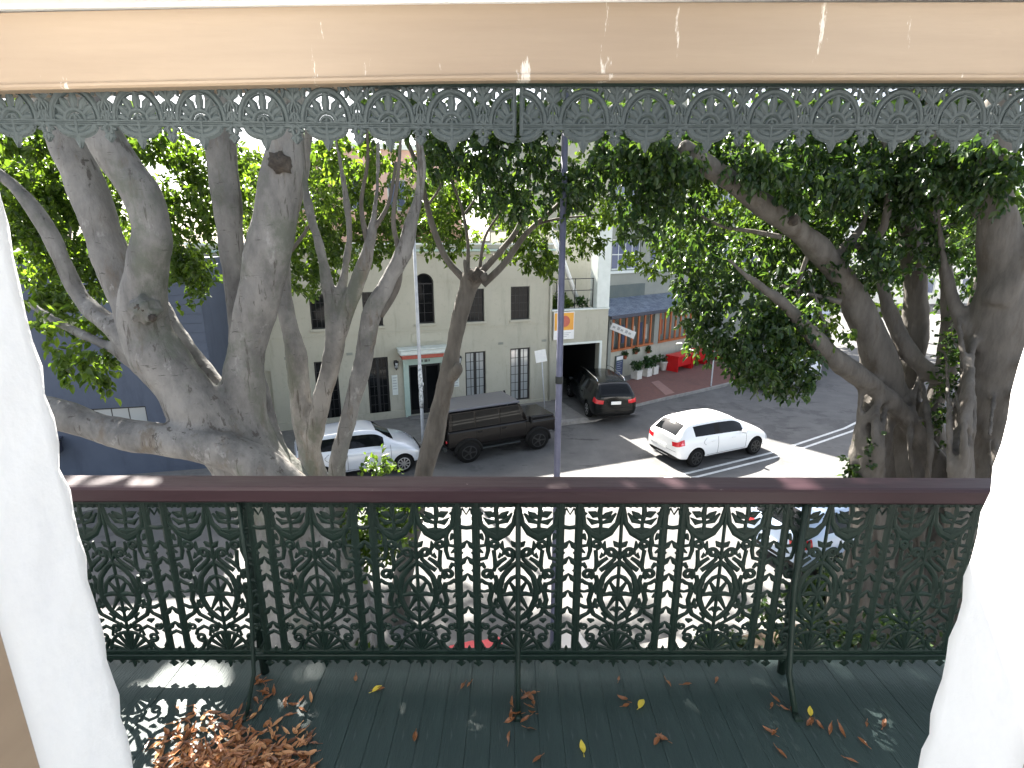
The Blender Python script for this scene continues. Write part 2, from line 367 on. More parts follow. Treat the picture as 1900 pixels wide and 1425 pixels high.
# ------------------------------------------------------------------ wall with openings (local x,z; outside is -y)
def wall_holes(m, x0, x1, z0, z1, holes, th=.3, y=0.0, reveal=.22, mi=0):
    xs = sorted(set([x0, x1]+[h[0] for h in holes]+[h[1] for h in holes])); zs = sorted(set([z0, z1]+[h[2] for h in holes]+[h[3] for h in holes]))
    V = {}
    def v(x, yy, z):
        k = (round(x, 4), round(yy, 4), round(z, 4))
        if k not in V: V[k] = m.bm.verts.new(k)
        return V[k]
    def inh(cx, cz): return any(h[0] < cx < h[1] and h[2] < cz < h[3] for h in holes)
    for i in range(len(xs)-1):
        for j in range(len(zs)-1):
            a, b, c, d = xs[i], xs[i+1], zs[j], zs[j+1]
            if inh((a+b)/2, (c+d)/2): continue
            m.bm.faces.new((v(a, y, c), v(b, y, c), v(b, y, d), v(a, y, d)))
            m.bm.faces.new((v(a, y+th, c), v(b, y+th, c), v(b, y+th, d), v(a, y+th, d)))
    for h in holes:
        a, b, c, d = h[:4]
        for q in (((a, c), (b, c)), ((b, c), (b, d)), ((b, d), (a, d)), ((a, d), (a, c))):
            (p, r), (s_, t) = q
            m.bm.faces.new((v(p, y, r), v(s_, y, t), v(s_, y+th, t), v(p, y+th, r)))
    for q in (((x0, z0), (x0, z1)), ((x1, z0), (x1, z1)), ((x0, z1), (x1, z1))):
        (p, r), (s_, t) = q
        for f in (): pass
        ring = [m.bm.verts.new((p, y, r)), m.bm.verts.new((s_, y, t)), m.bm.verts.new((s_, y+th, t)), m.bm.verts.new((p, y+th, r))]
        m.bm.faces.new(ring)
def window(parent, x0, x1, z0, z1, nx, nz, y=.12, fr=.05, bar=.018, fm='black_frame', gm='glass', name='window', double=False, arch=False, sill=None):
    """frame ring + bars as one part, a pane per light, optional sill"""
    m = MB(); d = .03
    m.b2(x0+.004, x0+fr, y-d, y+d, z0+.004, z1-.004); m.b2(x1-fr, x1-.004, y-d, y+d, z0+.004, z1-.004)
    m.b2(x0+fr, x1-fr, y-d+.002, y+d-.002, z0+.006, z0+fr); m.b2(x0+fr, x1-fr, y-d+.002, y+d-.002, z1-fr, z1-.006)
    if double: m.b2((x0+x1)/2-fr*.8, (x0+x1)/2+fr*.8, y-d-.004, y+d, z0+fr, z1-fr)
    W = (x1-x0-2*fr); Hh = z1-z0-2*fr
    for i in range(1, nx): 
        xx = x0+fr+W*i/nx
        if double and abs(xx-(x0+x1)/2) < .03: continue
        m.b2(xx-bar/2, xx+bar/2, y-.016, y+.012, z0+fr, z1-fr)
    for j in range(1, nz):
        zz = z0+fr+Hh*j/nz; m.b2(x0+fr, x1-fr, y-.014, y+.010, zz-bar/2, zz+bar/2)
    if arch:
        zc = z1; r = (x1-x0)/2; xc = (x0+x1)/2
        m.tube([(xc+(r-fr/2)*math.cos(a), y, zc+(r-fr/2)*math.sin(a)) for a in [k*math.pi/12 for k in range(13)]], fr/2, 4)
    o = m.build(name, M[fm], parent)
    g = MB()
    if double:
        xm = (x0+x1)/2
        for a, b in ((x0+fr*.6, xm-.005), (xm+.005, x1-fr*.6)):
            gg = MB(); gg.b2(a, b, y-.004, y+.004, z0+fr*.6, z1-fr*.6); gg.build('pane', M[gm], o)
        g.bm.free()
    else:
        if arch:
            pts = [(x0+fr*.6, z0+fr*.6), (x1-fr*.6, z0+fr*.6)]+[(xc+(r-fr*.6)*math.cos(a), zc+(r-fr*.6)*math.sin(a)) for a in [k*math.pi/12 for k in range(13)]]
            g.prism_y(pts, y-.004, y+.004)
        else: g.b2(x0+fr*.6, x1-fr*.6, y-.004, y+.004, z0+fr*.6, z1-fr*.6)
        g.build('pane', M[gm], o)
    if sill: MB().b2(x0-.06, x1+.06, -.07, .08, z0-.09, z0+.004, bev=.01).build('sill', M[sill], o)
    return o

# ------------------------------------------------------------------ cream two storey building
LOC = (A0.x, A0.y, .12)
def zz(z): return z-.12
cb = thing('cream_building', 'long cream rendered two storey building with black french doors and an arched window', 'building', LOC, RZ)
holes = [(-.17, .55, 3.70, 4.98), (1.66, 2.38, 3.70, 4.98), (3.62, 4.36, 3.70, 5.25), (5.61, 6.40, 3.67, 4.98), (7.54, 8.38, 3.66, 5.02),
         (-.22, .60, .16, 2.50), (1.66, 2.46, .16, 2.50), (3.24, 4.52, .02, 2.10), (5.55, 6.43, .16, 2.44), (7.52, 8.42, .16, 2.46), (-2.6, -1.7, .02, 2.3)]
m = MB()
# the arch: rectangular hole up to the crown, spandrels filled in
hh = [h for h in holes]; hh[2] = (3.62, 4.36, 3.70, 5.62)
wall_holes(m, -3.75, 9.42, 0, 6.66, hh, th=.3)
for sgn in (-1, 1):
    xc, r, zc = 3.99, .37, 5.25
    pts = [(xc+sgn*r*math.cos(a), zc+r*math.sin(a)) for a in [k*math.pi/24 for k in range(13)]]+[(xc+sgn*r, 5.62)]
    m.prism_y(pts[:12]+[(xc+sgn*.001, 5.62)]+[pts[-1]], .002, .298)
m.build('wall', M['cream'], cb)
MB().b2(-3.75, 9.42, .31, 7.0, 0, 6.5).build('rear_block', M['cream'], cb)
MB().b2(-3.85, 9.46, -.22, .36, 6.42, 6.50, bev=.02).build('cornice', M['pale_green'], cb)
MB().b2(-3.80, 9.44, -.13, -.001, 6.30, 6.415, bev=.02).build('cornice_moulding', M['cream'], cb)
MB().b2(-3.80, 9.44, -.06, .34, 6.661, 6.73, bev=.02).build('parapet_coping', M['white_trim'], cb)
for z in (3.42, 5.28):
    m = MB(); 
    if z < 4: m.b2(-3.75, 9.42, -.025, -.001, z, z+.05)
    else: m.b2(-3.75, 3.5, -.02, -.001, z, z+.035); m.b2(4.48, 9.42, -.02, -.001, z, z+.035)
    m.build('string_course', M['cream'], cb)
MB().b2(-3.75, 3.1, -.05, -.001, 0, .3).build('plinth', M['cream'], cb); MB().b2(4.7, 9.42, -.05, -.001, 0, .13).build('plinth', M['cream'], cb)
MB().b2(3.42, 4.56, -.03, -.001, 2.98, 3.34, bev=.008).build('blank_panel', M['cream'], cb)
for i, h in enumerate(holes[:2]+holes[3:5]):
    window(cb, *h, 4, 4, name='window', sill='cream', gm='glass')
window(cb, 3.62, 4.36, 3.70, 5.25, 2, 4, name='arched_window', arch=True, sill='cream')
for i in (5, 6, 8, 9):
    h = holes[i]; window(cb, *h, 4, 6, name='french_door', double=True, gm='pale_glass' if i in (8, 9) else 'glass', fr=.07, bar=.022)
# side door, painted like the wall
h = holes[10]; dd = MB(); dd.b2(h[0]+.005, h[1]-.005, .10, .16, h[2], h[3]-.005)
for k, (a, b) in enumerate(((.2, .9), (1.05, 2.1))): dd.b2(h[0]+.12, h[1]-.12, .085, .099, a, b, bev=.006)
dd.build('door', M['cream'], cb)
# main entrance
ent = MB()
ent.b2(3.02, 3.23, -.10, -.001, 0, 2.32, bev=.01); ent.b2(4.53, 4.74, -.10, -.001, 0, 2.32, bev=.01); ent.b2(3.02, 4.74, -.09, -.002, 2.11, 2.43, bev=.01)
ent.build('door_surround', M['pale_green'], cb)
e2 = MB(); e2.b2(2.84, 4.92, -.62, -.002, 2.60, 2.80, bev=.04); e2.b2(2.80, 4.96, -.66, -.003, 2.801, 2.84, bev=.015)
e2.build('door_canopy', M['white_trim'], cb)
MB().b2(2.92, 4.84, -.50, -.004, 2.435, 2.598, bev=.02).build('canopy_soffit_board', M['red_trim'], cb)
dd = MB(); dd.b2(3.25, 3.87, .16, .20, .03, 2.09); d1 = dd.build('door', M['glass'], cb)
f_ = MB(); f_.b2(3.89, 4.51, .16, .20, .03, 2.09); d2 = f_.build('door', M['glass'], cb)
for dx, dr in ((3.25, d1), (3.89, d2)):
    q = MB(); q.b2(dx, dx+.07, .14, .159, .03, 2.09); q.b2(dx+.55, dx+.62, .14, .159, .03, 2.09); q.b2(dx+.07, dx+.55, .142, .159, 1.98, 2.09); q.b2(dx+.07, dx+.55, .142, .159, .03, .2)
    q.build('door_frame', M['black_frame'], dr)
q = MB(); q.tube([(3.81, .12, .95), (3.81, .09, 1.0), (3.81, .09, 1.3), (3.81, .12, 1.35)], .015, 6); q.build('handle', M['chrome'], d1)
# raised marks over the entrance, too small to read
q = MB()
for k, (a, b) in enumerate(((3.62, 3.70), (3.74, 3.79), (3.86, 3.98), (4.02, 4.07))): q.b2(a, b, -.102, -.0905, 2.20+.01*(k % 2), 2.30)
o = q.build('entrance_number', M['slate'], cb); o['kind'] = 'stuff'
MB().b2(3.1, 4.66, -.55, -.101, 0, .05, bev=.01).build('doorstep', M['pavement'], cb)
# plaques and vents
for (a, b, c, d) in ((2.56, 2.78, .95, 1.75), (4.98, 5.26, 1.05, 1.65)):
    pq = MB(); pq.b2(a, b, -.03, -.001, c, d, bev=.004); pq = pq.build('wall_plaque', M['white_trim'], cb)
    q = MB()
    for k in range(5): q.b2(a+.03, b-.03-.02*(k % 2), -.0335, -.0305, d-.12-.11*k, d-.085-.11*k)
    q.build('plaque_print', M['sign_grey'], pq)
for xx in (.95, 6.98, 8.95, 5.1, -1.2):
    q = MB(); q.b2(xx, xx+.22, -.012, -.001, 2.66, 2.76)
    for k in range(4): q.b2(xx+.02, xx+.2, -.018, -.0125, 2.672+.022*k, 2.682+.022*k)
    q.build('air_vent', M['grey_render'], cb)
for xx in (2.74, 5.27):
    L = MB(); L.box((xx, -.05, 2.22), (.05, .1, .05)); L.b2(xx-.06, xx+.06, -.02, -.001, 2.1, 2.34, bev=.005)
    L.lathe([(.02, 2.38), (.09, 2.32), (.095, 2.30), (.10, 2.29), (.06, 2.05), (.035, 2.02), (.012, 1.98)], (xx, -.17, 0), seg=6)
    L = L.build('wall_lantern', M['black_frame'], cb)
    q = MB(); q.lathe([(.083, 2.275), (.088, 2.27), (.062, 2.07), (.05, 2.065)], (xx, -.178, 0), seg=6); q.build('lantern_glass', M['pale_glass'], L)
# downpipes
for xx in (-3.35, 9.3):
    q = MB(); q.tube([(xx, -.06, .05), (xx, -.06, 6.25)], .035, 8); q.build('downpipe', M['cream'], cb)
# faint gate-like ironwork at the pavement end
q = MB()
for k in range(9): q.b2(-3.25+.1*k, -3.235+.1*k, -.10, -.085, 1.2, 2.3)
q.b2(-3.3, -2.35, -.10, -.086, 1.2, 1.225); q.b2(-3.3, -2.35, -.10, -.086, 2.05, 2.075); q.build('window_grille', M['terracotta'], cb)

# garage wing with roof terrace
gw = thing('garage_wing', 'cream garage with dark open vehicle entrance under a roof terrace', 'garage', fp(9.43, 0, .12), RZ)
m = MB(); wall_holes(m, 0, 2.75, 0, 3.93, [(.42, 2.34, .001, 2.44)], th=.3, y=.02); m.build('wall', M['cream'], gw)
m = MB(); m.b2(.30, .41, -.04, .018, .01, 2.53); m.b2(2.35, 2.46, -.04, .018, .01, 2.53); m.b2(.41, 2.35, -.04, .018, 2.45, 2.53); m.build('garage_surround', M['white_trim'], gw)
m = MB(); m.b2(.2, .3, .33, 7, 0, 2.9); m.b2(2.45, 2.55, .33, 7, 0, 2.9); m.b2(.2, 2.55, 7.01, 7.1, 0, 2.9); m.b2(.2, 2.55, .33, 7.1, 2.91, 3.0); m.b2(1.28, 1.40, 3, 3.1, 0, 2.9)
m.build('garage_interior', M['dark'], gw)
MB().b2(-.05, 2.78, -.05, .34, 3.931, 3.99, bev=.012).build('parapet_coping', M['white_trim'], gw)
MB().b2(.0, 2.75, .34, 2.2, 3.55, 3.6).build('terrace_floor', M['pavement'], gw)
MB().b2(.0, 3.4, 2.2, 8, 3.6, 7.3).build('terrace_rear_wall', M['cream'], gw)  # terrace wall, extended out of view to stop sun slipping through the gap
MB().b2(2.12, 2.75, -.02, .62, 3.995, 7.6, bev=.02).build('corner_pier', M['white_trim'], gw)
m = MB(); 
m.tube([(.25, 1.1, 7.5), (1.0, 1.0, 5.9), (1.72, .85, 4.05)], [.10, .10, .10], 10)
m.build('sloping_pipe', M['white_paint'], gw)
m = MB()
for z in (4.75, 5.25): m.tube([(.3, .3, z), (2.1, .3, z)], .018, 6)
for x in (.32, 1.2, 2.08): m.tube([(x, .3, 3.99), (x, .3, 5.27)], .02, 6)
m.build('terrace_rail', M['steel'], gw)
bn = MB(); bn.b2(.03, 1.0, -.10, -.075, 2.72, 3.90); bn = tag(bn.build('banner', M['sign_white'], None), 'orange and white banner hanging from the roof terrace', 'banner')
bn.location = fp(9.43, 0, .12); bn.rotation_euler.z = RZ
bb = MB(); bb.b2(.06, .97, -.106, -.1005, 3.12, 3.86); bb.build('banner_print', M['orange'], bn)
bb = MB(); bb.lathe([(.24, -.1095), (.24, -.1065)], (.55, 0, 3.5), axis='y', seg=20); bb.build('banner_emblem', M['red_trim'], bn)
bb = MB()
for k in range(3): bb.b2(.2, .85-.1*k, -.104, -.1003, 2.98-.08*k, 3.01-.08*k)
bb.build('banner_lines', M['sign_grey'], bn)

# ------------------------------------------------------------------ slate blue building on the left
BW = atY(385, 640, 15.2); bx1 = BW.x
bl = thing('blue_building', 'dark slate blue painted building with weatherboards and one low window', 'building', (bx1, 15.2, .12), R(12))
m = MB(); wall_holes(m, -14, 0, 0, 6.35, [(-3.35, -1.9, 1.35, 2.1)], th=.3); m.build('wall', M['blue_wall'], bl)
MB().b2(-14, -.02, .31, 3.3, 0, 6.3).build('rear_block', M['blue_wall'], bl)
bd_me = None
for k in range(22):
    q = MB(); q.box((-.75, -.018, .30+.27*k), (1.5, .022, .262), rot=Matrix.Rotation(R(-2.2), 3, 'X'))
    if bd_me is None: bd_me = q.mesh('weatherboard', M['blue_wall']); bd = link('weatherboard', bd_me, bl)
    else:
        q.bm.free(); bd = link('weatherboard', bd_me, bl, (0, 0, .27*k))
MB().b2(-14.1, .1, -.1, .35, 6.351, 6.5, bev=.02).build('parapet_coping', M['grey_render'], bl)
w_ = window(bl, -3.35, -1.9, 1.35, 2.1, 3, 1, fr=.06, gm='pale_glass'); MB().b2(-3.45, -1.8, -.1, .1, 1.26, 1.345, bev=.01).build('sill', M['white_trim'], w_)
q = MB(); q.box((-4.6, -.35, 1.25), (.9, .7, .05), rot=Matrix.Rotation(R(12), 3, 'X')); q.box((-4.6, -.3, 1.05), (.8, .55, .3)); q.build('vent_hood', M['dark_tin'], bl)

# ------------------------------------------------------------------ cafe and the tall building above it
KZ = R(40); KO = Vector((4.95, 26.1, .125))
cf = thing('cafe', 'cafe lean-to with orange timber slats under a blue grey sheet roof', 'cafe', KO, KZ)
m = MB(); m.b2(0, 8.4, 0, .25, 0, 1.42); m.build('wall', M['cream'], cf)
MB().b2(-.25, -.01, -.05, .3, 0, 3.3, bev=.01).build('corner_post', M['grey_render'], cf)
MB().b2(3.55, 3.95, -.04, .26, 1.421, 3.2).build('pier', M['grey_render'], cf)
MB().b2(.0, 3.54, -.06, .18, 1.425, 1.52, bev=.008).build('timber_sill', M['timber'], cf); MB().b2(3.96, 8.4, -.06, .18, 1.425, 1.52, bev=.008).build('timber_sill', M['timber'], cf)
MB().b2(0, 8.4, -.05, .2, 3.12, 3.24).build('timber_head', M['timber'], cf)
sm = None
for k in range(14):
    x = .08+.52*k if k < 7 else 4.05+.5*(k-7)
    if 3.5 < x < 3.96: continue
    q = MB(); q.b2(0, .12, -.02, .05, 1.525, 3.115, bev=.006)
    if sm is None: sm = q.mesh('timber_slat', M['timber'])
    else: q.bm.free()
    link('timber_slat', sm, cf, (x, 0, 0))
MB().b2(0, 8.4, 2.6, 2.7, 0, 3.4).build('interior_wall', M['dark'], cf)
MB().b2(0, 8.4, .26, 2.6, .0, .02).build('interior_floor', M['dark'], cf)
# things hinted at behind the slats
for k, (x, c) in enumerate(((.45, 'pale_glass'), (1.25, 'blue_glass'), (2.1, 'pot_white'), (2.75, 'blue_glass'), (3.2, 'pot_white'), (4.6, 'terracotta'))):
    q = MB(); q.b2(x, x+.22, .32, .36, 1.6+.1*(k % 3), 2.5+.15*(k % 2)); q.build('curtain', M[c], cf)
m = MB(); wv = []
for k in range(97):
    x = -.35+9*k/96
    m.box((x, .75, 3.58), (.097, 2.0, .012), rot=Matrix.Rotation(R(17), 3, 'X') @ Matrix.Rotation(R(9 if k % 2 else -9), 3, 'Y'))
m.build('roof_sheet', M['tin'], cf)
MB().b2(-.4, 8.7, -.30, -.22, 3.13, 3.30, bev=.01).build('gutter', M['dark_tin'], cf)
tb = thing('apartment_building', 'tall grey apartment building with blue grey windows rising above the cafe', 'building', KO+Vector((math.cos(KZ)*-.05-math.sin(KZ)*1.75, math.sin(KZ)*-.05+math.cos(KZ)*1.75, 0)), KZ)
m = MB(); wh = []; wl = [(.45, 1.38, 5.35, 6.6)]
for j in range(3):
    for k in range(5): wh.append((1.95+3.4*k, 4.4+3.4*k, 5.35+2.9*j, 6.95+2.9*j))
wall_holes(m, 0, 1.5, 0, 6.95, wl, th=.3); m.build('wall', M['grey_render'], tb)
m = MB(); wall_holes(m, 1.501, 19, 0, 14.6, wh, th=.3); m.build('wall', M['grey_render'], tb)
MB().b2(0, 1.5, .31, 9, 0, 6.9).build('rear_block', M['grey_render'], tb); MB().b2(1.51, 19, .31, 10, 0, 14.4).build('rear_block', M['grey_render'], tb)
window(tb, *wl[0], 2, 2, fr=.07, bar=.05, fm='white_trim', gm='blue_glass')
MB().b2(.4, 4.9, -.06, -.001, 3.62, 4.55).build('wall_board', M['slate'], tb)  # flat dark board along the wall above the cafe roof
MB().b2(-.1, 19.1, -.12, -.001, 5.16, 5.30, bev=.01).build('ledge', M['white_trim'], tb)
for h in wh:
    if h[2] > 9 and h[0] > 8: continue
    window(tb, *h, 4, 2, fr=.07, bar=.05, fm='white_trim', gm='blue_glass')
MB().b2(1.4, 19.2, -.25, .4, 14.601, 14.85).build('roof_edge', M['white_trim'], tb)
# sign hanging out from the cafe post
ps = thing('projecting_sign', 'long white sign board projecting at an angle above the cafe slats', 'sign', KO+Vector((-.1, -.2, 0)), R(-12))
q = MB(); q.box((.62, -.55, 2.66), (1.22, .05, .34), rot=Matrix.Rotation(R(21), 3, 'Y'), bev=.006); q.build('board', M['sign_white'], ps)
q = MB()
for k in range(5):
    q.box(Vector((.62, -.577, 2.66))+Matrix.Rotation(R(21), 3, 'Y') @ Vector((-.46+.2*k+.03*(k % 2), 0, .02*(k % 2))), (.13, .006, .10+.05*(k % 2)), rot=Matrix.Rotation(R(21), 3, 'Y'))
q.build('board_print', M['sign_grey'], ps)
q = MB(); q.tube([(0, .1, 2.95), (.05, -.5, 2.95)], .02, 6); q.tube([(.0, .1, 3.3), (.5, -.5, 2.88)], .012, 6); q.build('bracket', M['steel'], ps)
mb = thing('menu_board', 'dark framed menu board with white heading on the cafe wall', 'menu board', KO, KZ)
MB().b2(.35, .95, -.10, -.02, .08, 1.18, bev=.01).build('frame', M['slate'], mb)
MB().b2(.40, .90, -.106, -.1005, .14, .92).build('poster', M['blue_glass'], mb)
MB().b2(.40, .90, -.108, -.1005, .96, 1.15).build('heading', M['sign_white'], mb)
q = MB()
for k in range(6): q.b2(.45, .82-.05*(k % 3), -.111, -.1065, .84-.11*k, .87-.11*k)
q.build('menu_lines', M['sign_grey'], mb)

# ------------------------------------------------------------------ far buildings
def block(name, label, loc, rz, wd, dp, ht, wall, rows, cols, gm='blue_glass'):
    t = thing(name, label, 'building', loc, rz); m = MB(); hs = []
    for j in range(rows):
        for k in range(cols):
            a = wd*(k+.28)/cols; hs.append((a, a+wd*.42/cols, 1.2+(ht-1)*j/rows, 1.2+(ht-1)*j/rows+(ht-1)*.5/rows))
    wall_holes(m, 0, wd, 0, ht, hs, th=.3); m.build('wall', M[wall], t)
    MB().b2(0, wd, .31, dp, 0, ht-.1).build('rear_block', M[wall], t)
    for h in hs: window(t, *h, 2, 1, fr=.08, bar=.06, fm='white_trim', gm=gm)
    MB().b2(-.3, wd+.3, -.3, .5, ht+.001, ht+.3).build('parapet_coping', M['white_trim'], t)
block('terrace_house', 'salmon rendered terrace house behind the cream building parapet', (-14, 34, 0), R(14), 11, 8, 12.5, 'pinkish', 3, 4)
block('apartment_block', 'pale sunlit apartment block at the far end of the road', (27, 66, 0), R(-8), 34, 10, 12, 'pale_bld', 3, 7)
block('corner_block', 'pale rendered corner block beyond the bend in the road', (44, 48, 0), R(-48), 26, 10, 9, 'pale_bld', 2, 5)

# ------------------------------------------------------------------ balcony
FZ = CAM_H-1.775
RY = 1.86        # plane of the railing
fl = thing('balcony_floor', 'dark green painted balcony floor of narrow worn boards', 'floor', (0, 0, FZ)); tag(fl, kind='structure')
pm = []
for v_ in range(4):
    q = MB(); q.b2(-.0449, .0449, .30, 1.98, -.03, 0, bev=.0009); pm.append(q.mesh('plank', M['green_floor']))
for k in range(60):
    x = -2.66+.0905*k; o = link('plank', pm[k % 4], fl, (x, 0, random.uniform(-.0012, .0012)))
MB().b2(-3, 3, -4.5, .295, -.1, -.005).build('added_bounce_floor', M['added_bounce_floor'], fl)  # unseen pale floor, added behind the opening to bounce light onto the jambs
MB().b2(-2.75, 2.75, .30, 1.93, -.2, -.036).build('floor_joists', M['dark'], fl)
MB().b2(-2.75, 2.75, 1.985, 2.02, -.22, -.002).build('edge_board', M['green_floor'], fl)

# house wall framing the view
hw = thing('house_wall', 'white plastered house wall with rough edges framing the balcony opening', 'wall', (0, 0, FZ))
def jamb(sx, xin, yout, seed):
    rr = random.Random(seed); m = MB(); n = 90; z0, z1 = -.25, 3.1
    rows = []
    ph = [rr.uniform(0, 6) for _ in range(4)]
    ny = 10
    for i in range(n+1):
        z = z0+(z1-z0)*i/n
        wv = .0006*math.sin(z*31+ph[0])+.0022*math.sin(z*57+ph[1])+.0022*math.sin(z*101+ph[2])+rr.uniform(-.002, .002)
        ring = []
        # inside corner -> reveal -> outer arris -> outer face
        prof = [(xin+sx*1.6, .18), (xin, .18), (xin, .35), (xin, .50), (xin+sx*.002, yout-.03), (xin+sx*.006, yout-.008+wv), (xin+sx*.02, yout+wv*1.2), (xin+sx*.06, yout+.006+wv), (xin+sx*.3, yout+.01), (xin+sx*1.6, yout+.01)]
        for (x, y) in prof: ring.append(m.bm.verts.new((x+rr.uniform(-.0015, .0015), y+rr.uniform(-.0015, .0015), z)))
        rows.append(ring)
    for a, b in zip(rows, rows[1:]):
        for k in range(len(a)-1):
            f = m.bm.faces.new((a[k], a[k+1], b[k+1], b[k])); f.smooth = True
    m.bm.faces.new(rows[-1]); m.bm.faces.new(rows[0][::-1])
    return m.build('wall', M['plaster'], hw)
jamb(-1, -.646, .72, 3); jamb(1, .695, .72, 5)
for sx, xf in ((-1, -.630), (1, .682)):
    q = MB(); a, b = sorted((xf, xf+sx*.2)); q.b2(a, b, .30, .556, -.2, 3.0, bev=.006); q.build('window_frame', M['tan'], hw)

# tan verandah beam, soffit, lace frieze under it
TILT = 0.0035
def ztilt(x): return -.006*max(0, -x)/1.0*1.6
vb = thing('verandah_beam', 'tan painted timber beam across the top of the balcony with chipped paint', 'beam', (0, 0, CAM_H), 0)
m = MB(); N = 26
def beamprof(z): return z
def sweep(m, prof, x0, x1, n, bow):
    rows = []
    for i in range(n+1):
        x = x0+(x1-x0)*i/n; dz = bow(x)
        rows.append([m.bm.verts.new((x, y, z+dz)) for y, z in prof])
    for a, b in zip(rows, rows[1:]):
        for k in range(len(prof)): m.bm.faces.new((a[k], a[(k+1) % len(prof)], b[(k+1) % len(prof)], b[k]))
    m.bm.faces.new(rows[0][::-1]); m.bm.faces.new(rows[-1])
bow = lambda x: -.019*max(0, -x-.1)
sweep(m, [(1.85, .517), (1.85, .712), (1.93, .712), (1.93, .517)], -2.8, 2.8, N, bow); m.build('beam_board', M['tan'], vb)
m = MB(); sweep(m, [(1.842, .497), (1.836, .503), (1.836, .510), (1.842, .5165), (1.93, .5165), (1.93, .497)], -2.8, 2.8, N, bow); m.build('bead_moulding', M['tan'], vb)
m = MB(); sweep(m, [(1.78, .722), (1.78, .735), (2.05, .735), (2.05, .7125), (1.838, .7125), (1.838, .722)], -2.8, 2.8, N, lambda x: -.004-.012*max(0, -x-.1)+.012*max(0, x)); m.build('soffit_board', M['white_paint'], vb)

# ---- frieze
def arc(cx, cz, r, a0, a1, n=12, rz=None):
    rz = rz or r
    return [(cx+r*math.cos(R(a0+(a1-a0)*i/n)), cz+rz*math.sin(R(a0+(a1-a0)*i/n))) for i in range(n+1)]
def spiral(cx, cz, r, a0, turns, n=20, shrink=.25):
    return [(cx+r*(1-(1-shrink)*i/n)*math.cos(a0+turns*2*math.pi*i/n), cz+r*(1-(1-shrink)*i/n)*math.sin(a0+turns*2*math.pi*i/n)) for i in range(n+1)]
FU = .204; WSCALE = 1.85
def frieze_half(m, sx, x0):
    """half of a fan unit: fan axis at x0, reaching half a unit to side sx; z=0 at the top, negative down"""
    def T(p): return [(x0+sx*a, b) for a, b in p]
    zb = -.118
    m.ribbon(T(arc(0, zb, .078, 0, 90, 9, .098)), .011, .012)          # outer arch
    m.ribbon(T(arc(0, zb, .066, 0, 90, 9, .084)), .004, .014)
    m.ribbon(T(arc(0, zb, .034, 0, 90, 6)), .010, .012)
    m.ribbon(T(arc(0, zb, .018, 0, 90, 5)), .007, .012)
    for a in (8, 34, 58):
        ca, sa = math.cos(R(a)), math.sin(R(a))
        r1, r2 = .036, .064+.016*math.sin(R(a))
        m.ribbon(T([(r1*ca, zb+r1*sa), ((r1+r2)/2*ca, zb+(r1+r2)/2*sa+.004), (r2*ca, zb+r2*sa+.003)]), [.009, .016, .008], .011)
    m.ribbon(T([(0, zb), (.102, zb)]), .007, .012); m.ribbon(T([(0, zb-.012), (.102, zb-.012)]), .006, .011)
    m.ribbon(T([(.002, zb-.006), (.1, zb-.006)]), .004, .008)
    # scalloped skirt
    m.ribbon(T(arc(0, zb-.012, .058, 0, -90, 9, .030)), .014, .011)
    m.ribbon(T(arc(0, zb-.010, .034, 0, -90, 6, .018)), .012, .010)
    for k in range(5):
        a = -15-18*k; m.ribbon(T([(.050*math.cos(R(a)), zb-.012+.026*math.sin(R(a))), (.068*math.cos(R(a)), zb-.012+.038*math.sin(R(a)))]), [.014, .004], .010)
    # fleur between the arches
    m.ribbon(T([(.102, 0), (.102, -.052)]), [.012, .006], .012)
    m.ribbon(T([(.102, -.030), (.088, -.010), (.080, .002)]), [.008, .012, .005], .010)
    m.ribbon(T([(.102, -.050), (.086, -.034), (.080, -.024)]), [.010, .014, .004], .011)
    m.ribbon(T([(.102, -.050), (.090, -.082), (.096, -.115)]), [.010, .006, .008], .010)
    m.ribbon(T([(.102, -.070), (.102, -.12)]), [.003, .010], .010)
    m.ribbon(T([(.078, -.010), (.066, 0)]), [.005, .012], .010); m.ribbon(T([(.060, -.020), (.045, -.002)]), [.004, .010], .010)
    m.ribbon(T([(.03, -.012), (.018, .0)]), [.004, .010], .010)
    m.ribbon(T([(.044, -.030), (.052, -.014), (.040, .0)]), [.006, .010, .005], .010); m.ribbon(T([(.066, -.044), (.072, -.026), (.064, -.012)]), [.005, .012, .005], .010)
    m.ribbon(T([(.092, -.060), (.082, -.070), (.084, -.090)]), [.006, .009, .004], .010); m.ribbon(T([(.098, -.088), (.090, -.100), (.084, -.112)]), [.006, .010, .006], .010)
    m.ribbon(T([(.07, zb-.005), (.094, zb-.012)]), [.010, .010], .009)
    # lower drop between the units
    m.ribbon(T([(.102, zb-.008), (.090, zb-.020), (.094, zb-.034), (.102, zb-.038)]), [.008, .010, .009, .005], .011)
    m.ribbon(T([(.088, zb-.022), (.076, zb-.026)]), [.010, .004], .010)
    m.ribbon(T([(.102, zb-.036), (.095, zb-.048), (.102, zb-.064)]), [.010, .014, .003], .011)
def frieze_full(m, xa):
    zb = -.118
    m.ribbon([(xa, zb+.016), (xa, zb+.004)], [.004, .012], .012)
    m.ribbon([(xa, zb+.034), (xa, zb+.060), (xa, zb+.088)], [.010, .016, .010], .012)
    m.ribbon([(xa, zb), (xa, zb-.040)], [.010, .009], .013)
    m.ribbon([(xa, zb-.036), (xa, zb-.054), (xa, zb-.066), (xa, zb-.084)], [.008, .019, .014, .003], .012)
fz = thing('lace_frieze', 'flash lightened green cast iron lace frieze with fan pattern hanging under the beam', 'frieze', (0, 1.885, CAM_H+.495))
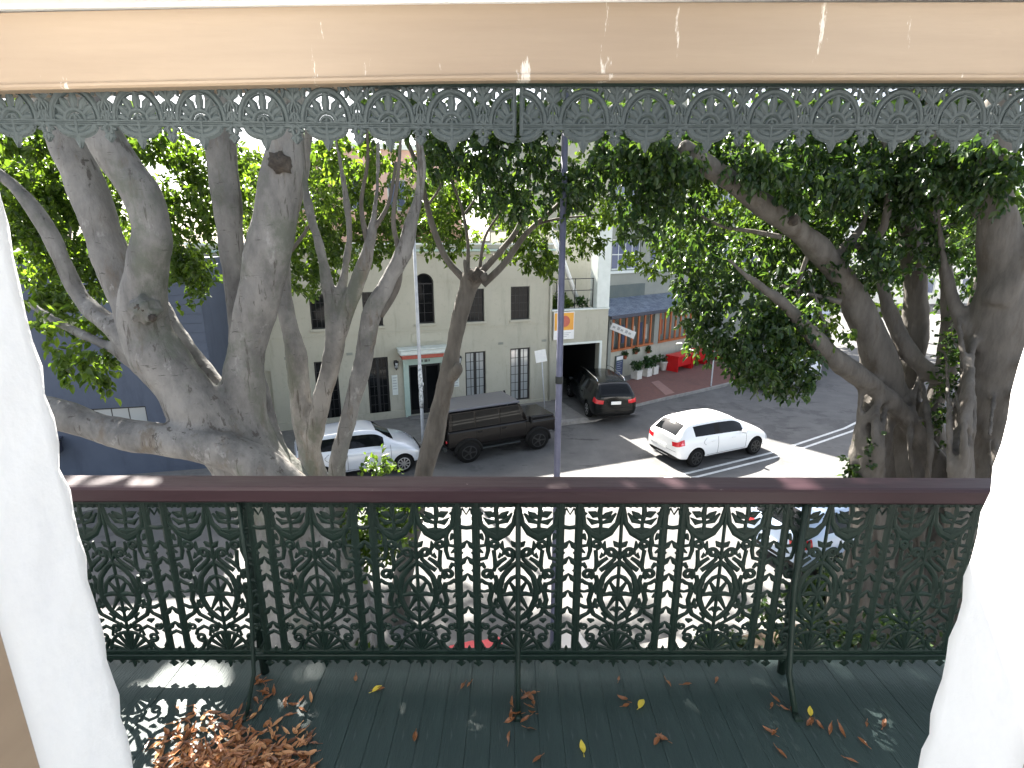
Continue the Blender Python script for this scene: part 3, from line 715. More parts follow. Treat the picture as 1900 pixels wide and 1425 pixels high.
def frieze_panel(first, n, half):
    m = MB(); L = (n+.5)*FU
    frieze_half(m, 1, 0)
    for k in range(1, n+1):
        frieze_half(m, -1, k*FU); frieze_half(m, 1, k*FU) if k < n or True else None
        frieze_full(m, k*FU)
    m.ribbon([(0, .004), (L, .004)], .014, .014); m.ribbon([(.002, 0), (.002, -.150)], .009, .013)
    return m, L
m, L = frieze_panel(0, 8, True); fmesh = m.mesh('frieze_panel', M['flash_lit_iron'])
o = link('frieze_panel', fmesh, fz, (.021+.01, 0, 0)); 
o = link('frieze_panel', fmesh, fz, (.009, 0, 0)); o.scale.x = -1; o.rotation_euler.y = R(-.55)*-1
o = link('frieze_panel', fmesh, fz, (-1.745, 0, -.014)); o.scale.x = -1
o = link('frieze_panel', fmesh, fz, (1.785, 0, 0))
MB().b2(-2.8, 2.8, -.012, .02, -.006, .004).build('top_rail', M['green_iron'], fz)

# ---- railing
RZT, RZB = .895, .105      # rail top above floor, bottom rail
rl = thing('balcony_railing', 'cast iron lace balcony railing with maroon timber handrail', 'railing', (0, RY, FZ))
m = MB(); sweep(m, [(-.052, RZT-.062), (-.056, RZT-.056), (-.056, RZT-.012), (-.05, RZT-.003), (-.04, RZT), (.04, RZT+.004), (.056, RZT-.004), (.056, RZT-.062)], -2.8, 2.8, 30, lambda x: -.0035*x)
m.build('handrail', M['maroon'], rl)
HL = RZT-.062-RZB-.02
UW = .405
def lace_unit():
    m = MB()
    sx_, sz_ = .405/860, (HL+.0)/1240
    def P(pts, s=1): return [(s*a*sx_, RZB+.01+(1350-b)*sz_) for a, b in pts]
    def c(dx, yz, r, a0, turns, s, wdt=.010, shrink=.3):
        q = spiral(dx*sx_, RZB+.01+(1350-yz)*sz_, r, a0, turns, 20, shrink); m.ribbon([(s*a, b) for a, b in q], [wdt]*16+[wdt*1.1]*5, .009)
    def rib(pts, wdt, s=1, th=.009): m.ribbon(P(pts, s), wdt, th)
    m.ribbon(P([(-430, 122), (430, 122)]), .030, .010)
    for k in range(17): m.ribbon(P([(-415+52*k, 150), (-415+52*k, 172)]), [.018, .006], .008)
    m.ribbon(P([(-430, 1338), (430, 1338)]), .016, .010)
    for yv, s_ in ((310, -18),): rib([(-70, yv), (-35, yv+12), (0, yv+16), (35, yv+12), (70, yv)], .010)
    rib([(-60, 215), (-30, 180), (0, 225), (30, 180), (60, 215)], [.014, .006, .004, .006, .014])
    for yv in (455, 580, 715, 850, 985, 1110): 
        rib([(-72, yv+30), (-35, yv+8), (0, yv-25), (35, yv+8), (72, yv+30)], [.012, .014, .007, .014, .012])
    for yv in (500, 640): rib([(-72, yv), (-45, yv+20), (-72, yv+45)], .008); rib([(72, yv), (45, yv+20), (72, yv+45)], .008)
    rib([(-70, 1190), (0, 1160), (70, 1190)], .010); rib([(0, 1290), (0, 1345)], [.004, .016])
    for s in (-1, 1):
        rib([(s*77, 110), (s*77, 1350)], .0175, 1, .012)
        rib([(430, 100), (430, 1350)], .008, s, .011)
        # arch head leaf cup
        rib([(100, 180), (118, 300), (175, 360), (255, 395), (335, 360), (395, 290), (418, 170)], [.010, .012, .018, .026, .018, .012, .008], s)
        rib([(180, 338), (255, 352), (330, 338)], [.006, .020, .006], s)
        rib([(255, 120), (245, 215), (258, 300), (255, 380)], [.008, .012, .008, .010], s)
        rib([(245, 235), (200, 225), (150, 205)], [.006, .018, .003], s); rib([(258, 250), (310, 235), (350, 200)], [.006, .018, .003], s)
        rib([(250, 280), (190, 285), (140, 250)], [.006, .014, .003], s); rib([(262, 290), (330, 270), (380, 215)], [.007, .014, .005], s)
        rib([(95, 250), (130, 215), (100, 200)], .008, s)
        # side lens and ties
        rib([(85, 330), (150, 330), (172, 400), (155, 460), (85, 470)], .009, s)
        rib([(172, 400), (178, 500), (160, 560), (85, 575)], .010, s)
        # upper scrolls with stems
        c(225, 455, .020, R(-90), 1.25, s); rib([(225, 500), (232, 560), (240, 620)], [.010, .009, .012], s)
        c(355, 520, .021, R(200), -1.25, s); rib([(330, 560), (280, 590), (240, 625)], [.009, .011, .013], s)
        rib([(390, 520), (385, 570), (330, 620), (270, 660)], [.008, .010, .011, .012], s)
        c(165, 690, .023, R(-60), 1.3, s, .0105); rib([(190, 760), (205, 830), (185, 900), (200, 960)], .012, s)
        rib([(240, 620), (225, 660), (195, 660)], .010, s)
        # ogee and crossing about the joint
        rib([(430, 590), (360, 640), (300, 710), (272, 800), (280, 900), (320, 980), (380, 1040), (430, 1075)], [.010, .014, .013, .015, .015, .013, .014, .010], s)
        rib([(430, 700), (380, 720), (330, 770), (310, 840)], [.009, .011, .010, .008], s)
        rib([(430, 850), (385, 790), (350, 740)], [.016, .010, .005], s); rib([(430, 850), (380, 920), (345, 975)], [.016, .010, .006], s)
        rib([(430, 850), (360, 848), (300, 860)], [.014, .012, .009], s)
        rib([(82, 820), (140, 832), (190, 820), (275, 830)], [.009, .007, .010, .012], s)
        rib([(85, 930), (150, 960), (215, 960), (290, 940)], [.008, .011, .009, .010], s)
        rib([(215, 960), (180, 1010), (120, 1040), (82, 1080)], [.012, .010, .012, .008], s)
        # lower scrolls
        c(335, 1130, .019, R(60), -1.25, s, .009); rib([(370, 1100), (300, 1060), (230, 1020), (200, 960)], [.008, .010, .011, .012], s)
        c(150, 1120, .016, R(120), 1.2, s, .008); rib([(120, 1150), (85, 1170)], .008, s)
        c(215, 1215, .021, R(-30), -1.3, s, .009); rib([(170, 1190), (190, 1150), (250, 1120), (310, 1150)], [.009, .009, .010, .008], s)
        rib([(240, 1250), (215, 1300), (160, 1345)], [.009, .010, .013], s); rib([(85, 1240), (120, 1290), (100, 1345)], .009, s)
        # infill leaves and hooks
        rib([(430, 470), (395, 455), (372, 430)], [.010, .014, .004], s); rib([(430, 560), (405, 530), (395, 500)], [.012, .012, .004], s)
        rib([(77, 520), (110, 500), (135, 520)], [.008, .012, .004], s); rib([(95, 620), (130, 610), (150, 640)], [.010, .012, .008], s)
        rib([(85, 760), (120, 740), (150, 760), (190, 770)], [.010, .012, .010, .008], s); rib([(235, 700), (250, 750), (230, 800), (250, 850)], [.010, .012, .010, .008], s)
        rib([(130, 880), (110, 860), (82, 870)], [.004, .012, .008], s); rib([(240, 890), (235, 930), (260, 970)], [.006, .012, .006], s)
        rib([(300, 1010), (340, 1035), (330, 1070)], [.006, .012, .006], s); rib([(430, 990), (400, 970), (370, 985)], [.012, .012, .004], s)
        rib([(180, 1060), (210, 1075), (240, 1065)], [.006, .014, .006], s); rib([(430, 1140), (395, 1120), (380, 1090)], [.010, .012, .004], s)
        rib([(290, 1200), (300, 1160), (330, 1180)], [.008, .010, .006], s); rib([(300, 430), (290, 470), (310, 510)], [.004, .012, .005], s)
        rib([(140, 420), (120, 400), (125, 370)], [.004, .012, .006], s); rib([(265, 560), (285, 530), (300, 545)], [.006, .012, .005], s)
        # half fan at the joint
        m.ribbon([(s*a, b) for a, b in arc(430*sx_, RZB+.018, .085, 90, 180, 8, .095)], .009, .009)
        for a in (100, 120, 142, 164):
            ca, sa = math.cos(R(a)), math.sin(R(a)); m.ribbon([(s*(430*sx_+.012*ca), RZB+.02+.012*sa), (s*(430*sx_+.05*ca), RZB+.02+.055*sa), (s*(430*sx_+.084*ca), RZB+.02+.094*sa)], [.004, .010, .012], .008)
        for k in (140, 300): m.ribbon(P([(k, 1345), (k, 1300)], s), [.014, .003], .008)
    # drops below the bottom rail
    for dx, big in ((-77, 1), (77, 1), (-215, .6), (215, .6), (-330, .7), (330, .7), (0, .6)):
        x = dx*sx_; z = RZB-.012
        m.ribbon([(x, z), (x, z-.018*big), (x, z-.030*big), (x, z-.044*big)], [.012, .010, .024*big, .004], .009)
    for s in (-1, 1):
        m.ribbon([(s*(430*sx_), RZB-.012), (s*(430*sx_), RZB-.058)], [.020, .004], .011)
        m.ribbon([(s*(430*sx_), RZB-.026), (s*(430*sx_-.022), RZB-.038)], [.010, .004], .009)
    return m.mesh('lace_panel', M['green_iron'])
WSCALE = 1.85; lace = lace_unit()
for k in range(-6, 6):
    link('lace_panel', lace, rl, (.024+UW*(k+.5), 0, 0))
m = MB(); m.b2(-2.8, 2.8, -.014, .016, RZB-.012, RZB+.008, bev=.003); m.b2(-2.8, 2.8, -.006, .010, RZB-.022, RZB-.0125); m.build('bottom_rail', M['green_iron'], rl)
m = MB(); m.b2(-2.8, 2.8, -.020, .024, RZT-.074, RZT-.0625, bev=.002); m.build('top_rail', M['green_iron'], rl)
def post(x, stay=True, lean=0):
    m = MB(); m.tube([(x, .016, RZT-.06), (x+lean, .016, -.03)], .017, 10); m.lathe([(.026, RZB+.02), (.03, RZB), (.026, RZB-.02)], (x, .016, 0), seg=10); m.lathe([(.024, RZT-.10), (.027, RZT-.085), (.024, RZT-.075)], (x, .016, 0), seg=10)
    m.build('post', M['green_iron'], rl)
def stay(x, thick, dx=0):
    q = MB(); q.tube([(x, -.026, RZT-.066), (x, -.030, .45), (x+dx*.4, -.10, .10), (x+dx, -.20, -.002)], thick, 8); q.tube([(x+dx, -.20, .0), (x+dx, -.23, .001)], thick*1.3, 8)
    q.build('stay', M['green_iron'], rl)
stay(.024, .0105)
post(-1.06); stay(-1.045, .008, .01); post(1.155); stay(1.125, .012, -.02)

# fallen leaves -----------------------------------------------------
def dry_leaf_mesh(seed, ln=.075, wd=.026):
    rr = random.Random(seed); m = MB(); n = 5; rows = []
    curl = rr.uniform(-.5, 1.0); roll = rr.uniform(.2, 1.2)
    for i in range(n+1):
        t = i/n; ww = wd*math.sin(math.pi*min(1, t*.93+.05))**.8*(1-.3*t)
        x = ln*(t-.5); z = .004+.02*curl*(t-.5)**2*4*.5+rr.uniform(0, .002)
        rows.append([(x, -ww, z+ww*roll*.6), (x, 0, z), (x, ww, z+ww*roll*.6*rr.uniform(.6, 1.2))])
    V = [[m.bm.verts.new(p) for p in r] for r in rows]
    for a, b in zip(V, V[1:]):
        for k in range(2): m.bm.faces.new((a[k], a[k+1], b[k+1], b[k]))
    m.tube([(-ln*.5, 0, .005), (-ln*.5-.016, .002, .008)], .0012, 4)
    return m
dl = [dry_leaf_mesh(i, random.uniform(.030, .050), random.uniform(.006, .011)).mesh('fallen_leaf', M['dry_leaf']) for i in range(14)]
yl = [dry_leaf_mesh(50+i, .048, .013).mesh('fallen_leaf', M['yellow_leaf']) for i in range(2)]
def put_leaf(px, py, label, group=None, me=None, tilt=.15, dz=0):
    P = ground(px, py, FZ)
    o = link('fallen_leaf', me or random.choice(dl), None, (P.x, P.y, FZ+.002+dz)); o.rotation_euler = (random.uniform(-tilt, tilt), random.uniform(-tilt, tilt), random.uniform(0, 6.28))
    o.scale = [random.uniform(.85, 1.15)]*3
    return tag(o, label, 'leaf', group)
GL = 'brown leaves scattered over the balcony boards'
LP_ = ((478, 1268), (500, 1295), (530, 1300), (545, 1312), (560, 1318), (1155, 1300), (1162, 1310), (1240, 1270), (1275, 1272), (1228, 1372), (1218, 1378), (1432, 1310), (1440, 1300), (1455, 1318),
          (1470, 1318), (1425, 1358), (1435, 1362), (1540, 1358), (1562, 1360), (1608, 1346), (1640, 1344), (1600, 1378), (1580, 1414), (770, 1372), (870, 1272), (858, 1275), (996, 1412), (705, 1280), (660, 1262), (1520, 1350), (1500, 1345), (1450, 1400), (1148, 1262), (1330, 1262), (560, 1300), (508, 1288), (475, 1300))
REG = ((520, 'beside the railing post by the sunlit patch'), (640, 'between the leaf heap and the railing'), (900, 'on the open boards before the central stay'), (1200, 'just beyond the central stay'), (1400, 'between the central and the thicker stay'), (1515, 'around the thicker stay'), (3000, 'between the thicker stay and the white wall'))
ORD = ['closest to', 'second closest to', 'third closest to', 'fourth closest to', 'fifth closest to', 'sixth closest to', 'seventh closest to', 'eighth closest to', 'ninth closest to', 'tenth closest to', 'eleventh closest to']
lo_ = 0
for hi_, ph_ in REG:
    sub_ = sorted([q for q in LP_ if lo_ <= q[0] < hi_], key=lambda q: q[1]); lo_ = hi_
    for k_, q in enumerate(sub_): put_leaf(*q, 'brown dry leaf %s the railing, %s' % (ORD[k_], ph_), GL)
put_leaf(1190, 1308, 'pale yellowish leaf lying flat just beyond the central stay', me=yl[1]); put_leaf(700, 1280, 'pale yellowish leaf lying flat near the bottom rail past the leaf heap', me=yl[1])
put_leaf(1080, 1388, 'bright yellow green leaf on the open boards near the centre of the balcony', me=yl[0])
put_leaf(1503, 1322, 'bright yellow leaf beside the foot of the thicker railing stay', me=yl[0])
put_leaf(1505, 1338, 'orange leaf touching the bright yellow leaf by the thicker railing stay')
for k in range(16):
    s = -1 if k % 3 == 0 else 1; put_leaf(966+s*random.uniform(8, 26), random.uniform(1290, 1372), 'orange brown leaf caught around the foot of the central railing stay', 'leaves caught around the central stay', tilt=.7, dz=random.uniform(0, .02))
for k in range(9):
    put_leaf(random.uniform(474, 496), random.uniform(1262, 1302), 'orange leaf caught at the foot of the railing post near the sunlit patch', 'leaves caught by the railing post', tilt=.5, dz=random.uniform(0, .01))
def leaf_heap():
    V, Fc = [], []
    for k in range(560):
        px = random.gauss(435, 85); py = 1450-abs(random.gauss(0, 38))-(0 if random.random() < .75 else random.uniform(10, 80))
        if px < 275 or px > 585: continue
        P = ground(px, py, FZ); h = max(0, .03*math.exp(-((px-455)/90)**2)*min(1, (py-1330)/80))*random.random()
        a = random.uniform(0, 6.28); mt = Matrix.Translation((P.x, P.y, FZ+.003+h)) @ Matrix.Rotation(a, 4, 'Z') @ Matrix.Rotation(random.uniform(-.4, .4), 4, 'X') @ Matrix.Rotation(random.uniform(-.3, .3), 4, 'Y')
        me = random.choice(dl); b = len(V)
        V += [mt @ v.co for v in me.vertices]; Fc += [[b+i for i in p.vertices] for p in me.polygons]
    me = bpy.data.meshes.new('leaf_heap'); me.from_pydata(V, [], Fc); me.materials.append(M['dry_leaf']); return me
o = link('leaf_heap', leaf_heap()); tag(o, 'heap of brown curled leaves on the balcony floor next to the sunlit patch', 'leaves', kind='stuff')

# ------------------------------------------------------------------ trees
def smooth_path(pts, sub=5):
    out = []
    n = len(pts)
    for i in range(n-1):
        p0, p1, p2, p3 = pts[max(i-1, 0)], pts[i], pts[i+1], pts[min(i+2, n-1)]
        for k in range(sub):
            t = k/sub; out.append(tuple(.5*((2*p1[j])+(-p0[j]+p2[j])*t+(2*p0[j]-5*p1[j]+4*p2[j]-p3[j])*t*t+(-p0[j]+3*p1[j]-3*p2[j]+p3[j])*t**3) for j in range(4)))
    out.append(tuple(pts[-1])); return out
def limb(pts):   # (px, py, Y, width_px) -> (x, y, z, r)
    out = []
    for px, py, Y, wp in pts:
        P = atY(px, py, Y); r = wp*.5*(.80 if wp > 45 else .88)*axial(P)/F_PX; out.append((P.x, P.y, P.z, r))
    return out
def tree_trunk(limbs, voxel, rough=.05, seed=0, mt='bark', parent=None):
    m = MB(); rr = random.Random(seed)
    for L in limbs:
        sp = smooth_path(L, 5); a, b = rr.uniform(0, 9), rr.uniform(0, 9)
        m.tube([p[:3] for p in sp], [max(.012, p[3]*(1+rough*math.sin(i*.9+a)+rough*.8*math.sin(i*.37+b))) for i, p in enumerate(sp)], 14)
    me = m.mesh('trunk', M[mt])
    tx = bpy.data.textures.new('barkdisp', 'CLOUDS'); tx.noise_scale = .35; tx.noise_depth = 3
    out = evaluated(me, [('REMESH', dict(mode='VOXEL', voxel_size=voxel, use_smooth_shade=True)), ('SMOOTH', dict(factor=.6, iterations=5)), ('DISPLACE', dict(texture=tx, strength=.05, mid_level=.5))])
    out.materials.clear(); out.materials.append(M[mt])
    for p in out.polygons: p.use_smooth = True; p.material_index = 0
    return link('trunk', out, parent)
SUNRAYS = []
def sunray(P, rad): SUNRAYS.append((np.array(P), rad))
LEAFCOUNT = 0; DENS = 2.1
def foliage(parent, clumps, mt, leaf=(.10, .034), seed=1, name='crown', sprig=9, droop=.35, spread=.17, density=1.0):
    """clumps: (centre, radii, n_leaves); real leaf faces gathered in sprigs on short twigs"""
    global LEAFCOUNT
    g = np.random.default_rng(seed); C0 = []
    for c, r, n in clumps:
        ns = max(1, int(n*density*DENS/sprig)); d = g.normal(size=(ns, 3)); d /= np.linalg.norm(d, axis=1)[:, None]
        rad = g.uniform(.12, 1, ns)**.45; p = np.array(c)+d*rad[:, None]*np.array(r)
        # uneven outline: drop sprigs where a cheap 3-d pattern is low
        f = np.sin(p[:, 0]*2.7+seed)*np.sin(p[:, 1]*2.3+1)*np.sin(p[:, 2]*3.1+2)+.55*np.sin(p[:, 0]*6.1)*np.sin(p[:, 2]*5.7+seed)
        C0.append(p[f > -.42+g.normal(size=ns)*.12])
    C0 = np.concatenate(C0); ns = len(C0)
    ax = g.normal(size=(ns, 3)); ax[:, 2] -= droop*1.5; ax /= np.linalg.norm(ax, axis=1)[:, None]
    k = sprig; P = np.repeat(C0, k, 0); A = np.repeat(ax, k, 0); n = len(P)
    t = np.tile(np.linspace(0, 1, k), ns)[:, None]
    side = g.normal(size=(n, 3)); side -= (side*A).sum(1)[:, None]*A; side /= np.linalg.norm(side, axis=1)[:, None]
    base = P+A*(t*spread*g.uniform(.8, 1.3, (n, 1)))
    D = A*.55+side*.9; D[:, 2] -= droop; D /= np.linalg.norm(D, axis=1)[:, None]
    up = np.array([0, 0, 1.])+g.normal(size=(n, 3))*.45; W = np.cross(D, up); W /= np.linalg.norm(W, axis=1)[:, None]; Nn = np.cross(W, D)
    L = leaf[0]*g.uniform(.45, 1.35, (n, 1)); wd = leaf[1]*g.uniform(.8, 1.2, (n, 1))
    keep = np.ones(n, bool); sd = np.array(SUN_DIR)
    for q, rr in SUNRAYS:
        v = base-q; al = v@sd; dist = np.linalg.norm(v-al[:, None]*sd, axis=1); keep &= ~((dist < rr) & (al > 0))
    base, D, W, Nn, L, wd = [a[keep] for a in (base, D, W, Nn, L, wd)]; n = len(base)
    V = np.empty((n, 6, 3))
    V[:, 0] = base; V[:, 1] = base+D*L*.38+W*wd-Nn*.0; V[:, 2] = base+D*L*.72+W*wd*.72-Nn*L*.05; V[:, 3] = base+D*L-Nn*L*.12
    V[:, 4] = base+D*L*.72-W*wd*.72-Nn*L*.05; V[:, 5] = base+D*L*.38-W*wd
    V[:, 0] += Nn*wd*.0; V[:, 3] += Nn*0
    # fold along the midrib: base and tip sink a little
    V[:, [1, 2, 4, 5]] += (Nn*wd*.45)[:, None, :]
    me = bpy.data.meshes.new(name); me.vertices.add(n*6); me.vertices.foreach_set('co', V.reshape(-1))
    idx = np.array([[0, 1, 2, 3], [0, 3, 4, 5]]); fc = (np.arange(n)[:, None, None]*6+idx[None]).reshape(-1)
    me.loops.add(len(fc)); me.loops.foreach_set('vertex_index', fc.astype(np.int32)); me.polygons.add(n*2)
    me.polygons.foreach_set('loop_start', np.arange(0, n*8, 4, dtype=np.int32)); me.polygons.foreach_set('loop_total', np.full(n*2, 4, np.int32))
    me.update(calc_edges=True); me.materials.append(M[mt]); LEAFCOUNT += n
    o = link(name, me, parent); o['kind'] = 'stuff'; return o
def clump(px, py, Y, rx, ry, n, dy=None):
    P = atY(px, py, Y); s = axial(P)/F_PX; return ((P.x, P.y, P.z), (rx*s, dy or max(rx, ry)*s, ry*s), n)
def twigs(parent, paths, r0=.02, r1=.006, mt='twig', name='branch'):
    m = MB()
    for p in paths:
        sp = smooth_path([(*q, 0) for q in p], 4); n = len(sp); m.tube([q[:3] for q in sp], [r0+(r1-r0)*i/(n-1) for i in range(n)], 6)
    return m.build(name, M[mt], parent)
def branch(parent, pts, mt='bark_b'):
    m = MB(); sp = smooth_path(limb(pts), 5); m.tube([p[:3] for p in sp], [max(.006, p[3]) for p in sp], 9)
    return m.build('branch', M[mt], parent)

P_ = Vector((-.95, 1.5, FZ)); 
for px, py in ((340, 1262), (262, 1350), (330, 1340), (375, 1320), (300, 1400), (365, 1400), (385, 1262)): sunray(tuple(ground(px, py, FZ)), .13)
for x in (-1.62, -1.5, -1.38): sunray((x, 1.84, FZ+.9), .09)
for x in np.linspace(3.2, 11, 12):
    for y in (12.2, 13.6, 15.4): sunray((x, y, 0), .55)

# fig A, big grey one on the near pavement
ta = thing('fig_tree', 'huge smooth grey fig tree with thick diverging limbs close to the balcony', 'tree', (-2.2, 5.35, .12))
def rel(o, t):   # children were made in world space; keep them there
    o.matrix_parent_inverse = Matrix.Translation(-t.location); return o
LA = [
 [(-2.75, 5.3, -.1, .95), (-2.5, 5.3, 1.2, .72), (-2.35, 5.3, 2.6, .66)]+limb([(520, 930, 5.3, 170)]),
 limb([(545, 1010, 5.3, 200), (478, 890, 5.3, 150), (400, 800, 5.25, 128), (335, 715, 5.2, 122), (282, 640, 5.2, 112), (264, 580, 5.2, 100), (274, 500, 5.15, 92), (283, 430, 5.1, 84), (262, 360, 5.1, 82), (220, 300, 5.1, 82), (185, 240, 5.05, 80), (150, 160, 5, 80), (110, 50, 5, 74)]),
 limb([(285, 640, 5.3, 70), (240, 560, 5.35, 78), (208, 480, 5.4, 84), (180, 400, 5.4, 78), (150, 320, 5.45, 78), (120, 250, 5.5, 76), (85, 160, 5.5, 74), (50, 60, 5.5, 70)]),
 limb([(265, 660, 5.25, 60), (205, 605, 5.3, 46), (150, 555, 5.4, 36), (115, 480, 5.4, 34), (85, 420, 5.4, 34), (35, 355, 5.4, 30), (-40, 290, 5.4, 26)]),
 limb([(215, 600, 5.5, 26), (165, 560, 5.6, 22), (128, 520, 5.7, 18), (115, 470, 5.8, 16)]),
 limb([(275, 690, 5.3, 40), (215, 650, 5.3, 26), (150, 620, 5.4, 21), (95, 590, 5.5, 18), (50, 560, 5.5, 14)]),
 limb([(560, 1010, 5.5, 170), (500, 900, 5.5, 130), (462, 800, 5.5, 100), (452, 700, 5.5, 92), (466, 610, 5.5, 88), (488, 520, 5.5, 96), (508, 420, 5.5, 98), (522, 320, 5.5, 92), (530, 240, 5.5, 78), (540, 120, 5.5, 70)]),
 limb([(455, 720, 5.7, 60), (442, 600, 5.9, 46), (432, 500, 6.0, 52), (424, 400, 6.0, 62), (414, 320, 6.0, 66), (408, 240, 6.0, 64), (400, 120, 6.0, 50)]),
 limb([(560, 920, 5.8, 80), (500, 830, 6.0, 60), (440, 755, 6.1, 46), (380, 690, 6.2, 40), (330, 620, 6.3, 34), (300, 560, 6.4, 26)]),
 limb([(560, 960, 5.1, 150), (480, 870, 5.0, 100), (400, 832, 4.95, 82), (300, 818, 4.9, 76), (200, 798, 4.9, 72), (110, 770, 4.85, 70), (20, 745, 4.8, 66), (-120, 720, 4.8, 60)]),
 limb([(560, 960, 5.6, 80), (530, 880, 5.7, 50), (505, 800, 5.8, 34), (490, 720, 5.9, 22), (478, 660, 6, 14)]),
]
rel(tree_trunk(LA, .034, .035, 3, 'bark', ta), ta)
# old pruning knob on the main limb
def knob(parent, px, py, Y, r, n=8, seed=0, mt='scar'):
    rr = random.Random(seed); P = atY(px, py, Y); m = MB(); q = bmesh.ops.create_icosphere(m.bm, subdivisions=3, radius=r, matrix=Matrix.Translation(P))
    for v in q['verts']:
        d = (v.co-P).normalized(); v.co = P+d*r*(1+.22*math.sin(d.x*7+seed)*math.sin(d.z*6+seed*2)+.12*rr.uniform(-1, 1))
    return rel(m.build('pruning_scar', M[mt], parent, smooth=True), parent)
knob(ta, 268, 575, 5.0, .13, seed=1, mt='bark'); knob(ta, 260, 572, 4.915, .045, seed=2); knob(ta, 283, 590, 4.915, .035, seed=5); knob(ta, 520, 302, 5.34, .10, seed=3)
for q in ([(480, 640, 5.3, 7), (472, 700, 5.28, 5), (468, 760, 5.28, 4), (500, 880, 5.3, 3)],):
    pass
clA = [clump(30, 330, 9, 90, 90, 900), clump(90, 420, 9, 70, 80, 800), clump(60, 500, 9.5, 70, 60, 600), clump(150, 520, 9, 60, 60, 500), clump(190, 330, 10, 60, 70, 500),
       clump(330, 330, 10, 70, 80, 700), clump(350, 430, 10.5, 60, 80, 700), clump(345, 515, 10, 50, 55, 520), clump(385, 300, 11, 60, 60, 400), clump(470, 330, 11, 40, 60, 260),
       clump(120, 300, 9, 90, 60, 500), clump(20, 230, 8, 90, 50, 500), clump(250, 240, 9, 90, 40, 420), clump(100, 560, 8, 40, 40, 260), clump(330, 400, 12, 90, 120, 500)]
rel(foliage(ta, clA, 'leaf_b', (.125, .036), 5, droop=.5), ta)
clA2 = [clump(150, 655, 5.35, 75, 32, 120, .3), clump(120, 600, 5.4, 45, 30, 80, .3), clump(185, 690, 5.3, 30, 22, 55, .2)]
rel(foliage(ta, clA2, 'leaf_b', (.10, .03), 6, name='lower_sprays', droop=.6), ta)
# canopy overhead, above the frame; it shades the balcony and speckles the road
over = []
gq = random.Random(21)
for k in range(34):
    x = gq.uniform(-9, 3.5); y = gq.uniform(3.5, 10.5); z = gq.uniform(10.2, 13.2)
    if z-CAM_H < y*.42: z = CAM_H+y*.45+gq.uniform(0, 1.2)
    over.append(((x, y, z), (gq.uniform(.8, 1.5), gq.uniform(.8, 1.4), gq.uniform(.4, .7)), gq.randint(380, 560)))
for k in range(26):
    x = gq.uniform(-5.6, .8); y = gq.uniform(4.6, 8.2); z = CAM_H+y*.42+gq.uniform(.2, 1.3)
    over.append(((x, y, z), (gq.uniform(.7, 1.1), gq.uniform(.7, 1.1), gq.uniform(.35, .6)), gq.randint(420, 600)))
rel(foliage(ta, over, 'leaf_a', (.13, .042), 9, name='unseen_upper_crown'), ta)

far_over = []; gq = random.Random(77)  # leaf clumps added in the sun's path to dapple the near road
for k in range(64):
    y = gq.uniform(15.0, 21); x = gq.uniform(-9.5, 2.0); z = CAM_H+y*.31+gq.uniform(0, 1.4)
    far_over.append(((x, y, z), (gq.uniform(.8, 1.3), gq.uniform(.8, 1.3), gq.uniform(.4, .7)), gq.randint(200, 300)))
rel(foliage(ta, far_over, 'leaf_a', (.17, .055), 10, name='added_shade_crown', spread=.3), ta)
rel(twigs(ta, [[(-2.0, 5.5, 10.2), (-2.6, 9, 12.0), (-3.6, 14, 13.0), (-4.2, 18.5, 13.3)], [(-2.6, 9, 12.0), (-1.0, 13, 12.8), (.2, 17.5, 13.2)], [(-3.0, 11, 12.5), (-5.5, 15, 13.0), (-7.8, 18.5, 13.3)]], .13, .04, 'bark', 'limb'), ta)  # limbs added out of view to carry those shading clumps
# fig B: slimmer multi-stemmed tree at the kerb
tb_ = thing('multi_stem_tree', 'slender pale stemmed tree whose stems fork and twist beside the huge fig', 'tree', (-2.3, 6.8, .12))
LB = [
 [(-2.45, 6.6, -.1, .40), (-2.3, 6.7, 1.4, .34)]+limb([(605, 1010, 6.8, 110)]),
 limb([(600, 960, 6.8, 80), (575, 840, 6.8, 56), (558, 740, 6.8, 52), (548, 650, 6.8, 46), (530, 570, 6.85, 34), (528, 490, 6.9, 26), (545, 400, 6.9, 22), (566, 310, 6.9, 20), (575, 200, 6.9, 18)]),
 limb([(600, 980, 6.75, 70), (580, 850, 6.7, 40), (598, 740, 6.7, 38), (622, 640, 6.7, 40), (612, 560, 6.7, 28), (596, 470, 6.7, 22), (574, 390, 6.7, 17), (562, 300, 6.7, 13), (560, 180, 6.7, 11)]),
 limb([(618, 650, 6.7, 36), (650, 560, 6.65, 34), (678, 480, 6.6, 30), (690, 430, 6.6, 22), (700, 350, 6.6, 12), (702, 260, 6.6, 10)]),
 limb([(622, 600, 6.7, 24), (640, 500, 6.75, 18), (648, 430, 6.8, 15), (636, 330, 6.8, 12), (620, 240, 6.8, 11)]),
 limb([(640, 990, 6.6, 60), (625, 880, 6.5, 38), (648, 770, 6.5, 36), (672, 680, 6.5, 38), (688, 590, 6.5, 42), (715, 535, 6.5, 38), (748, 470, 6.5, 34), (764, 410, 6.5, 28), (782, 330, 6.5, 20), (775, 240, 6.5, 16)]),
]
rel(tree_trunk(LB, .028, .04, 5, 'bark', tb_), tb_)
